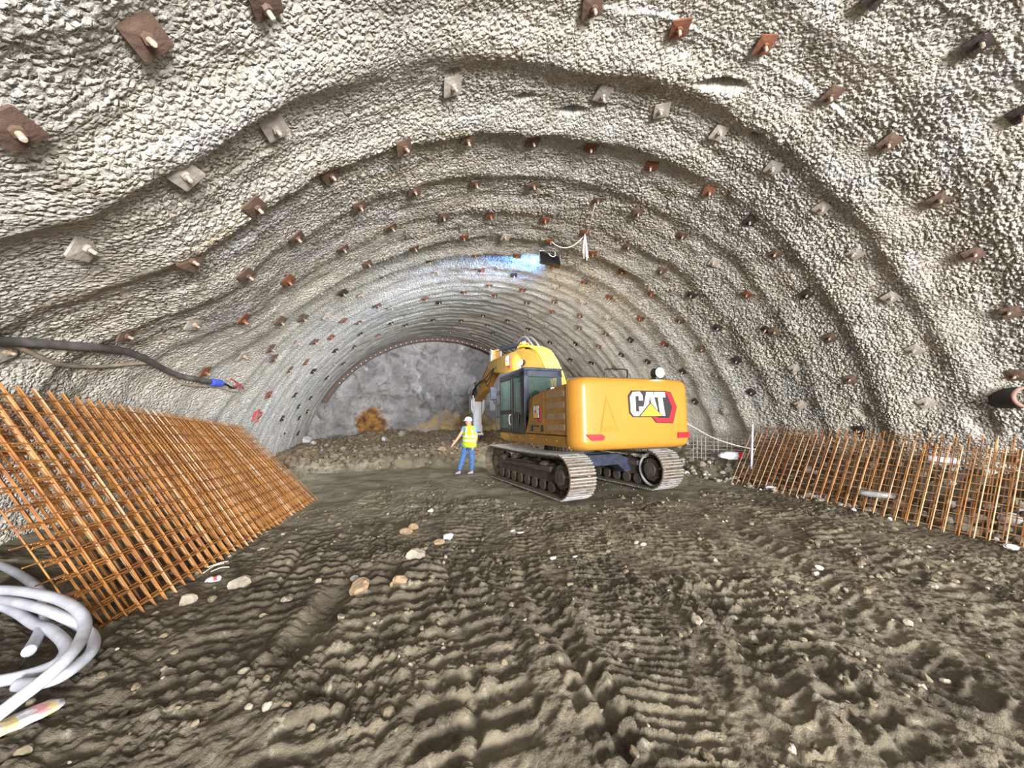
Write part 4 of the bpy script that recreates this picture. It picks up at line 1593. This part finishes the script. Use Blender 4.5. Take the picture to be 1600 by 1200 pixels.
mb = MB()
pts = [(-40, 533), (20, 534), (60, 536), (105, 540), (150, 543), (195, 549), (225, 560), (250, 574), (280, 587), (305, 592), (330, 597)]
mb.tube(smooth_path(wall_line(pts, .07), 6), .05, 10)
ck = mb.build('power_cable', M_CABLEK, smooth=True)
tag(ck, 'thick black cable running along the left wall above the mesh stack', 'cable')
mb = MB()
a, b = Vector(on_shell(329, 597, .08)[0]), Vector(on_shell(346, 599, .08)[0])
mb.tube([a, a.lerp(b, .1), a.lerp(b, .9), b], [.05, .075, .075, .05], 12)
mb.build('connector', M_BLUE, ck)['label'] = 'blue connector at the end of the black cable'
mb = MB()
mb.tube(smooth_path(wall_line([(346, 599), (354, 601), (362, 606), (369, 605)], .07), 5), .022, 7)
for q in ([(360, 592), (368, 596), (376, 604)], [(364, 607), (370, 606), (378, 603)], [(366, 604), (374, 600), (380, 606)]):
    mb.tube(smooth_path(wall_line(q, .07), 4), .016, 6, 1)
mb.build('plug_wires', [M_BLACK, M_REDPAINT], ck)
mb = MB()
pts = [(-40, 536), (10, 538), (40, 547), (70, 561), (105, 571), (150, 573), (200, 569), (238, 567), (255, 575), (275, 592), (292, 601), (320, 603), (345, 606), (365, 612), (378, 610), (381, 604)]
mb.tube(smooth_path(wall_line(pts, .05), 6), [.026] * (15 * 6 - 23) + [.018] * 24, 8)
tag(mb.build('water_hose', M_CABLEG, smooth=True), 'thin grey-brown hose sagging below the black cable on the left wall', 'hose')

# coil of thick white conduit on the ground, lower left corner
def coil_line(pts):
    out = []
    for x, y, h in pts:
        p = at_z(x / 3.75, 860 + y / 3.75, .2 + h)
        out.append(p)
    return out


STR = [
    ([(-160, 10, .20), (0, 85, .18), (110, 140, .20), (215, 215, .18), (262, 300, .12), (258, 400, .10), (220, 505, .10), (168, 592, .12)], 'white conduit whose cut end shows a black wire, inside the coil'),
    ([(-160, 240, .30), (0, 232, .32), (150, 243, .34), (330, 282, .34), (450, 345, .32), (498, 430, .28), (470, 530, .26), (395, 630, .26), (260, 755, .22), (110, 870, .16), (-40, 985, .12), (-160, 1070, .1)], 'topmost white conduit loop crossing over the coil, running off lower left'),
    ([(-160, 262, .20), (0, 288, .20), (120, 308, .22), (300, 360, .20), (450, 432, .14), (540, 500, .08), (542, 580, .08), (470, 660, .08), (350, 742, .08), (220, 780, .06), (95, 788, .06)], 'white conduit forming the outermost right-hand bend of the coil'),
    ([(-160, 350, .12), (0, 335, .12), (90, 358, .12), (200, 430, .10), (290, 465, .12), (365, 525, .12), (388, 585, .10), (340, 655, .08), (240, 705, .06), (100, 745, .05), (-60, 775, .04), (-160, 790, .04)], 'innermost white conduit loop of the coil in the lower left corner'),
]
for pts, lab in STR:
    mb = MB()
    mb.tube(smooth_path(coil_line(pts), 8), .037, 12)
    o = mb.build('white_conduit', M_HOSEW, smooth=True)
    tag(o, lab, 'conduit', 'white conduits coiled in the lower left corner')
    if 'cut end' in lab:
        mb = MB()
        mb.tube(smooth_path(coil_line([(170, 588, .12), (150, 630, .08), (118, 690, .04)]), 4), .008, 6)
        mb.build('inner_wire', M_BLACK, o)['label'] = 'thin black wire'

# crumpled striped wrapper, lower left
def crumple(name, px, py, lx, ly, lz, mats, label, cat, rot=0, seed=1, lift=0, stripes=None, nu=16, nv=10):
    p = on_ground(px, py) if not isinstance(lift, np.ndarray) else lift
    rnd = random.Random(seed)
    mb = MB()
    mb.sphere((0, 0, 0), 1, 1, 1, nu, nv)
    vs = []
    for v in mb.v:
        k = 1 + rnd.uniform(-.16, .16)
        x, y, z = v
        # boxy pillow
        f = lambda q: math.copysign(abs(q) ** .7, q)
        vs.append((f(x) * lx * k, f(y) * ly * k, f(z) * lz * k))
    mb.v = vs
    if stripes:
        mb.m = []
        for fc in mb.f:
            cx = sum(vs[i][0] for i in fc) / len(fc) / lx
            mb.m.append(stripes(cx, sum(vs[i][2] for i in fc) / len(fc) / lz))
    o = mb.build(name, mats, smooth=True)
    o.location = (p[0], p[1], p[2] + lz * .8)
    o.rotation_euler = (0, 0, rot)
    return tag(o, label, cat)


M_STR1, M_STR2 = mat('wrap_pink', srgb(206, 150, 156), .6), mat('wrap_yellow', srgb(212, 196, 140), .6)
crumple('plastic_wrapper', 26, 1132, .17, .075, .02, [M_PLASTW, M_STR1, M_STR2], 'crumpled striped white, pink and yellow wrapper in the lower left corner', 'wrapper', .75, 3,
        stripes=lambda x, z: (0, 1, 0, 2, 0, 1, 2, 0)[int((x + 1.2) * 3.3) % 8])
BAGP = at_depth(1143, 711, 11.1)
crumple('cement_bag', 0, 0, .34, .16, .11, [M_PLASTW, M_RED], 'white bag with a red band lying left of the right-hand mesh sheets', 'bag', -.45, 5, np.array([BAGP[0], BAGP[1], BAGP[2] - .1]),
        lambda x, z: 1 if .25 < x < .68 else 0)
WP = at_depth(1470, 719, 7.75)
crumple('plastic_bag', 0, 0, .24, .13, .10, M_PLASTW, 'white crumpled plastic bag lying behind the mesh sheets on the right', 'bag', -1.0, 6, np.array([WP[0], WP[1], WP[2] - .08]))
BP = at_depth(1369, 773, 7.3)
crumple('plastic_sheet', 0, 0, .26, .10, .06, M_PLASTC, 'translucent grey plastic scrap low behind the right mesh sheets', 'plastic scrap', -1.0, 8, np.array([BP[0], BP[1], BP[2] - .04]))
crumple('foam_piece', 1205, 766, .14, .07, .06, M_PLASTW, 'white curved foam piece at the foot of the right mesh sheets', 'foam', -.5, 9)
crumple('blue_scrap', 1283, 781, .04, .03, .03, M_BLUE, 'small blue scrap at the foot of the right mesh sheets', 'scrap', 0, 10)
crumple('paper_scrap', 700, 842, .085, .06, .045, M_PLASTW, 'white torn paper scrap touching a tan stone in the middle of the track', 'paper', .5, 11)
crumple('paper_scrap', 800, 830, .06, .025, .012, M_PLASTW, 'left one of two thin white scraps side by side left of the machine track', 'paper', .3, 12)
crumple('paper_scrap', 813, 833, .06, .025, .012, M_PLASTW, 'right one of two thin white scraps side by side left of the machine track', 'paper', .1, 13)
crumple('paper_scrap', 864, 873, .05, .03, .015, M_PLASTW, 'left of two small white specks on the ground below the machine track', 'paper', .2, 14)
crumple('paper_scrap', 898, 871, .04, .02, .012, M_PLASTW, 'right of two small white specks on the ground below the machine track', 'paper', .2, 15)
crumple('drink_carton', 333, 909, .075, .045, .035, [M_PLASTW, M_REDPAINT], 'small white and red carton by the lower edge of the left mesh stack', 'carton', .3, 16, stripes=lambda x, z: 1 if -.1 < x < .45 and z > 0 else 0)
mb = MB()
for q in ([(325, 886), (345, 879), (357, 877)], [(330, 893), (345, 887), (358, 886)], [(318, 895), (335, 884), (350, 880)]):
    mb.tube(smooth_path([on_ground(x, y, .03) for x, y in q], 4), .006, 6)
tag(mb.build('tie_wire', M_ROPE), 'loose pale tie wires on the bottom edge of the left mesh stack', 'wire')

# steel pipe stub through the right wall
P, ph, yy = on_shell(1578, 622, 0)
P = Vector(P)
axis = Vector((-.62, -.78, .02)).normalized()
mb = MB()
ring = []
u = axis.cross(Vector((0, 0, 1))).normalized()
v = u.cross(axis).normalized()
for (t, r) in ((-.30, .19), (.30, .19), (.30, .145), (-.25, .145)):
    ring.append([P + axis * t + (u * math.cos(2 * PI * k / 32) + v * math.sin(2 * PI * k / 32)) * r for k in range(32)])
mb.loft(ring, 0, True)
pipe = mb.build('pipe_stub', M_PIPE)
es = pipe.modifiers.new('es', 'EDGE_SPLIT')
tag(pipe, 'open black pipe stub sticking out of the right wall at the picture edge', 'pipe')
mb = MB()
ring = [[P + axis * t + (u * math.cos(2 * PI * k / 32) + v * math.sin(2 * PI * k / 32)) * r for k in range(32)] for t, r in ((.29, .195), (.32, .19), (.325, .165), (.32, .143), (.29, .143))]
mb.loft(ring, 0, False)
mb.build('rim', M_PIPERIM, pipe, smooth=True)['label'] = 'pinkish brown rim'

# pale rope from the machine side to the right mesh
mb = MB()
mb.tube(smooth_path([at_depth(1062, 655, 12.4), at_depth(1085, 668, 12.0), at_depth(1110, 682, 11.5), at_depth(1140, 693, 11.0), at_depth(1168, 700, 10.6), at_depth(1180, 702, 10.4)], 5), .016, 7)
tag(mb.build('rope', M_ROPE), 'pale rope drooping from beside the excavator to the right mesh sheets', 'rope')

# red sprayed marking on the left wall
mb = MB()


def stroke(pts):
    mb.tube(smooth_path(wall_line(pts, .004), 4), .022, 6)


stroke([(404, 642), (400, 647), (396, 653), (393, 658), (396, 656), (401, 650), (404, 645), (405, 641), (403, 641)])
stroke([(403, 641), (398, 646), (396, 651), (399, 648), (403, 643)])
stroke([(405, 646), (408, 644), (409, 646), (407, 650), (403, 655), (400, 659), (404, 658)])
o = mb.build('sprayed_marking', M_REDPAINT)
tag(o, 'red sprayed number on the pale left wall above the far end of the mesh stack', 'wall marking')

# ================================================================ HANGING LAMP AND WIRES
P, ph, yy = on_shell(859, 393, .0)
P = Vector(P)
FL_POS = P + Vector((0, .25, -.30))
fl = empty('floodlight', P, 'dark floodlight on a bracket hanging from the crown, in a bluish glow', 'floodlight')
M = Matrix.Rotation(math.radians(-8), 4, 'Z') @ Matrix.Rotation(math.radians(9), 4, 'Y') @ Matrix.Rotation(math.radians(-38), 4, 'X')
mb = MB()
mb.prism([(-.05, -.24), (.09, -.20), (.09, .20), (-.05, .24)], -.29, .29, 'yz')
mb.v = [tuple(M @ Vector(v) + Vector((0, 0, -.24))) for v in mb.v]
mb.build('housing', M_BLACK, fl, bevel=.01)
mb = MB()
mb.box((-.25, .088, -.17), (.25, .10, .17), 0, M)
mb.v = [(x, y, z - .24) for x, y, z in mb.v]
mb.build('lamp_glass', mat('blue_lens', (.8, .9, 1, 1), .3, emit=(.6, .75, 1, 1), estr=3), fl)['label'] = 'glowing bluish lamp glass'
mb = MB()
br = [Vector((-.31, .0, -.22)), Vector((-.31, .0, .0)), Vector((.31, .0, .03)), Vector((.31, .0, -.22))]
mb.tube(br, .018, 6)
mb.v = [tuple(Matrix.Rotation(math.radians(-8), 4, 'Z') @ Vector(v)) for v in mb.v]
mb.build('bracket', M_STEEL, fl)
mb = MB()
mb.tube(smooth_path([(.08, -.05, .12), (.12, -.08, -.02), (.10, -.12, -.16), (0.02, -.14, -.20), (-.06, -.12, -.16), (-.08, -.10, -.10)], 5), .014, 6)
mb.build('lamp_cord', M_ROPE, fl)

W0 = Vector(on_shell(914, 366, .10)[0])
for k, (dx, dy, L) in enumerate(((-.07, .0, .50), (-.03, .02, .62), (.01, -.02, .58), (.05, .01, .66), (.08, 0, .60))):
    mb = MB()
    mb.tube(smooth_path([W0, W0 + Vector((dx * .5, dy, -L * .4)), W0 + Vector((dx, dy, -L))], 4), .013, 6)
    tag(mb.build('hanging_wire', M_ROPE), 'white wire end hanging in the bundle below a rust-red plate at the crown', 'wire', 'white wires hanging in one bundle')
mb = MB()
mb.tube(smooth_path([on_shell(930, 318, .08)[0], on_shell(926, 332, .13)[0], on_shell(923, 348, .13)[0], on_shell(917, 364, .10)[0]], 5), .010, 6)
tag(mb.build('tie_wire', M_ROPE), 'long thin white wire stretched between two rusty plates at the crown', 'wire')
mb = MB()
a, b = Vector(on_shell(913, 368, .10)[0]), Vector(on_shell(862, 378, .08)[0])
pp = [a.lerp(b, t) + Vector((0, 0, -.42 * 4 * t * (1 - t) * .55)) for t in np.linspace(0, 1, 9)]
mb.tube(smooth_path(pp, 3), .014, 6)
tag(mb.build('lamp_cable', M_ROPE), 'pale cable sagging from the wire bundle to the hanging floodlight', 'cable')

# ================================================================ STONES
def rock_mesh(mb, c, s, seed, mi=0, flat=.7):
    rnd = random.Random(seed)
    n0 = len(mb.v)
    mb.sphere((0, 0, 0), 1, 1, 1, 8, 6, mi)
    a = rnd.uniform(0, 6.28)
    ca, sa = math.cos(a), math.sin(a)
    planes = [(Vector((rnd.gauss(0, 1), rnd.gauss(0, 1), rnd.gauss(0, 1))).normalized(), rnd.uniform(.55, .85)) for _ in range(7)]
    ex_, ey_ = rnd.uniform(.8, 1.3), rnd.uniform(.65, 1.0)
    for i in range(n0, len(mb.v)):
        v = Vector(mb.v[i]) * 1.05
        for nn, dd in planes:
            q = v.dot(nn)
            if q > dd:
                v -= nn * (q - dd)
        x, y, z = v.x * s * ex_, v.y * s * ey_, v.z * s * flat
        mb.v[i] = (c[0] + x * ca - y * sa, c[1] + x * sa + y * ca, c[2] + z)


STONES = [
    (644, 827, .105, M_ROCKT, 'pale tan stone touching a flatter brown one in the middle of the ground'),
    (634, 834, .095, M_ROCKT, 'flat brown stone just left of a paler tan one, middle of the ground'),
    (686, 851, .085, M_ROCKT, 'orange-tan stone tucked under the white paper scrap'),
    (651, 870, .12, M_ROCK, 'grey pointed stone below the white paper scrap'),
    (672, 800, .075, M_ROCKW, 'white rounded stone standing alone left of the machine track'),
    (563, 923, .125, M_ROCKT, 'large flat orange-tan stone, the lowest of the tan stones'),
    (626, 909, .085, M_ROCKT, 'ochre round stone beside a tiny one, right of the flat orange-tan stone'),
    (612, 915, .04, M_ROCKT, 'tiny ochre stone left of the round ochre stone'),
    (553, 906, .06, M_ROCKW, 'small pale angular stone above the flat orange-tan stone'),
    (640, 912, .05, M_ROCK, 'small grey-pink stone right of the round ochre stone'),
    (566, 898, .04, M_ROCK, 'small upright grey stone right of the pale angular one'),
    (374, 916, .12, M_ROCK, 'rounded grey stone below the lower edge of the left mesh stack'),
    (292, 942, .09, M_ROCK, 'flat pale grey stone near the lower left corner of the mesh stack'),
    (408, 860, .05, M_ROCK, 'small grey stone close below the middle of the mesh stack edge'),
    (497, 911, .055, M_ROCK, 'lone light grey stone in the mud between stack and tan stones'),
    (448, 940, .06, M_ROCK, 'light grey stone on the mud ridge below the mesh stack'),
    (1446, 808, .06, M_ROCKW, 'white cubic stone at the foot of the right mesh sheets'),
    (1467, 819, .09, M_ROCKT, 'yellowish stone at the foot of the right mesh sheets'),
    (1492, 824, .08, M_ROCKW, 'pale flat stone right of the yellowish one under the mesh'),
    (1334, 798, .05, M_ROCKW, 'small bluish white stone below the mesh, left of the cubic one'),
    (1390, 812, .05, M_ROCKW, 'small white stone between the bluish one and the cubic one'),
    (1224, 766, .08, M_ROCK, 'grey stone just right of the white foam piece'),
    (1365, 800, .08, M_ROCKT, 'tan stone at the foot of the mesh left of centre'),
    (1580, 858, .07, M_ROCKW, 'white stone near the right picture edge below the mesh'),
    (1275, 900, .06, M_ROCKW, 'white streaked stone in the rutted ground on the right'),
    (1280, 889, .05, M_ROCKW, 'small white stone above the streaked one on the right'),
    (600, 688, .22, M_ROCKW, 'white angular block on the muck pile left of the person'),
    (628, 680, .25, M_ROCK, 'upright pale block on the muck pile before the ochre rock'),
    (478, 690, .30, M_ROCKW, 'white block at the foot of the left wall beside the rock face'),
    (490, 694, .18, M_ROCKW, 'smaller white block below the one at the left wall foot'),
    (710, 690, .10, M_ROCKW, 'white upright stone on the muck left of the person'),
    (535, 703, .16, M_ROCKT, 'orange-brown stone on the left part of the muck pile'),
    (690, 705, .20, M_ROCKT, 'tan angular block on the muck pile close to the person'),
]
for i, (px, py, s, m, lab) in enumerate(STONES):
    p = on_ground(px, py)
    if p[1] > 22.2:
        p = np.array([max(p[0], -3.0), 22.2, gh(max(p[0], -3.0), 22.2)])
    mb = MB()
    rock_mesh(mb, (0, 0, 0), s, 900 + i)
    o = mb.build('stone', m)
    o.location = (p[0], p[1], p[2] + s * .30)
    tag(o, lab, 'stone')

# loose rubble nobody could count: along the right wall foot, on the muck pile, in the mud
rnd = random.Random(4)


def rubble(name, mats, spots, label):
    mb = MB()
    for i, (x, y, s, mi) in enumerate(spots):
        rock_mesh(mb, (x, y, gh(x, y) + s * .25), s, 5000 + i, mi, .75)
    o = mb.build(name, mats)
    o['kind'] = 'stuff'
    o['label'] = label
    o['category'] = 'rubble'


sp_ = []
for i in range(760):
    x, y = rnd.uniform(9.6, 11.4), rnd.uniform(1.0, 12.5)
    if rnd.random() < .5:
        x = rnd.uniform(9.2, 10.4)
    sp_.append((x, y, rnd.choice((.03, .04, .05, .06, .08, .12)) * rnd.uniform(.7, 1.3), 0 if rnd.random() < .72 else (1 if rnd.random() < .6 else 2)))
rubble('wall_foot_rubble', [M_ROCK, M_ROCKW, M_MUDDY], sp_, 'grey rubble heaped along the right wall foot behind the mesh sheets')
sp_ = []
for i in range(1500):
    y = rnd.uniform(13.4, 22.8)
    sp_.append((rnd.uniform(-2.8, 9.5), y, rnd.choice((.04, .05, .07, .09, .13)) * rnd.uniform(.7, 1.3), 0 if rnd.random() < .92 else (1 if rnd.random() < .7 else 2)))
M_CLOD = mat('muck_clod', srgb(122, 110, 90), .95, 0, srgb(104, 94, 78), 5, .5, 20)
rubble('muck_pile_rubble', [M_CLOD, M_ROCK, M_ROCKT], sp_, 'broken muck covering the ground in front of the rock face')
sp_ = []
for i in range(1500):
    x, y = rnd.uniform(-2.6, 9.4), 1.6 + 9 * rnd.random() ** 1.4
    if vnoise(np.array([x * .9 + 3]), np.array([y * .9]), 107)[0] < .42 and rnd.random() < .7:
        continue
    sp_.append((x, y, rnd.choice((.012, .016, .022, .03, .04)) * rnd.uniform(.7, 1.3), 0 if rnd.random() < .8 else 1))
rubble('mud_clods', [mat('mud_clod', srgb(124, 114, 94), .95, 0, srgb(100, 90, 72), 6, .5, 30), M_ROCK], sp_, 'loose mud clods and pebbles scattered over the rutted ground')

# ================================================================ LIGHT AND CAMERA
w = bpy.data.worlds.new('World')
SC.world = w
w.use_nodes = True
bg = w.node_tree.nodes['Background']
bg.inputs['Color'].default_value = (.86, .93, 1, 1)
bg.inputs['Strength'].default_value = 1.0


def area(name, loc, target, sx, sy, power, col=(1, 1, 1), spread=None):
    l = bpy.data.lights.new(name, 'AREA')
    l.shape = 'RECTANGLE'
    l.size, l.size_y = sx, sy
    l.energy = power
    l.color = col
    if spread:
        l.spread = math.radians(spread)
    o = bpy.data.objects.new(name, l)
    COL.objects.link(o)
    o.location = loc
    o.rotation_euler = (Vector(target) - Vector(loc)).to_track_quat('-Z', 'Y').to_euler()
    return o


def spot(name, loc, target, power, angle, col=(1, 1, 1), blend=.6, size=.15):
    l = bpy.data.lights.new(name, 'SPOT')
    l.energy = power
    l.spot_size = math.radians(angle)
    l.spot_blend = blend
    l.shadow_soft_size = size
    l.color = col
    o = bpy.data.objects.new(name, l)
    COL.objects.link(o)
    o.location = loc
    o.rotation_euler = (Vector(target) - Vector(loc)).to_track_quat('-Z', 'Y').to_euler()
    return o


# daylight entering at the portal behind the camera
area('portal_daylight', (3.0, -12.5, 2.9), (3.4, 12, 2.7), 8, 3.6, 10000, (1, .975, .94))
# the hanging floodlight at the crown: it lights the crown ahead and the face
spot('floodlight_beam', tuple(FL_POS + Vector((0, .05, .02))), (2.9, 12.4, 6.35), 800, 118, (.15, .40, 1), .9, .15)
spot('floodlight_throw', tuple(FL_POS + Vector((0, .06, -.05))), (1.8, 22, 1.2), 1700, 62, (.72, .86, 1), .6, .15)
# added fixtureless fill lights under the crown, turned to the walls and face ahead
area('crown_fill', (6.6, 9.4, 4.9), (-3.2, 16.0, 1.4), .6, .4, 380, (.9, .95, 1), 95)
area('crown_fill', (1.4, 9.4, 4.9), (11.0, 16.0, 1.8), .6, .4, 200, (1, .96, .9), 95)
# the machine's working lamps
spot('tail_lamp_beam', (EXO[0] + .69, EXO[1] - 3.06, 2.84), (EXO[0] + .69, EXO[1] - 9, 0), 60, 130, (1, .97, .92), .7, .1)
spot('boom_lamp_beam', (EXO[0] - .45, EXO[1] + 2.7, 3.75), (EXO[0] - 1.6, EXO[1] + 14, 1.0), 600, 110, (1, .93, .8), .7, .1)


cam = bpy.data.cameras.new('camera')
cam.sensor_width = 36
cam.lens = FPX / 1600 * 36
cam.clip_start = .05
co = bpy.data.objects.new('camera', cam)
COL.objects.link(co)
co.location = CAM
co.rotation_euler = (PI / 2 + PIT, 0, -YAW)
SC.camera = co
SC.view_settings.view_transform = 'Standard'
SC.view_settings.look = 'None'
SC.view_settings.gamma = 1
SC.view_settings.use_curve_mapping = False
SC.view_settings.exposure = 0.12
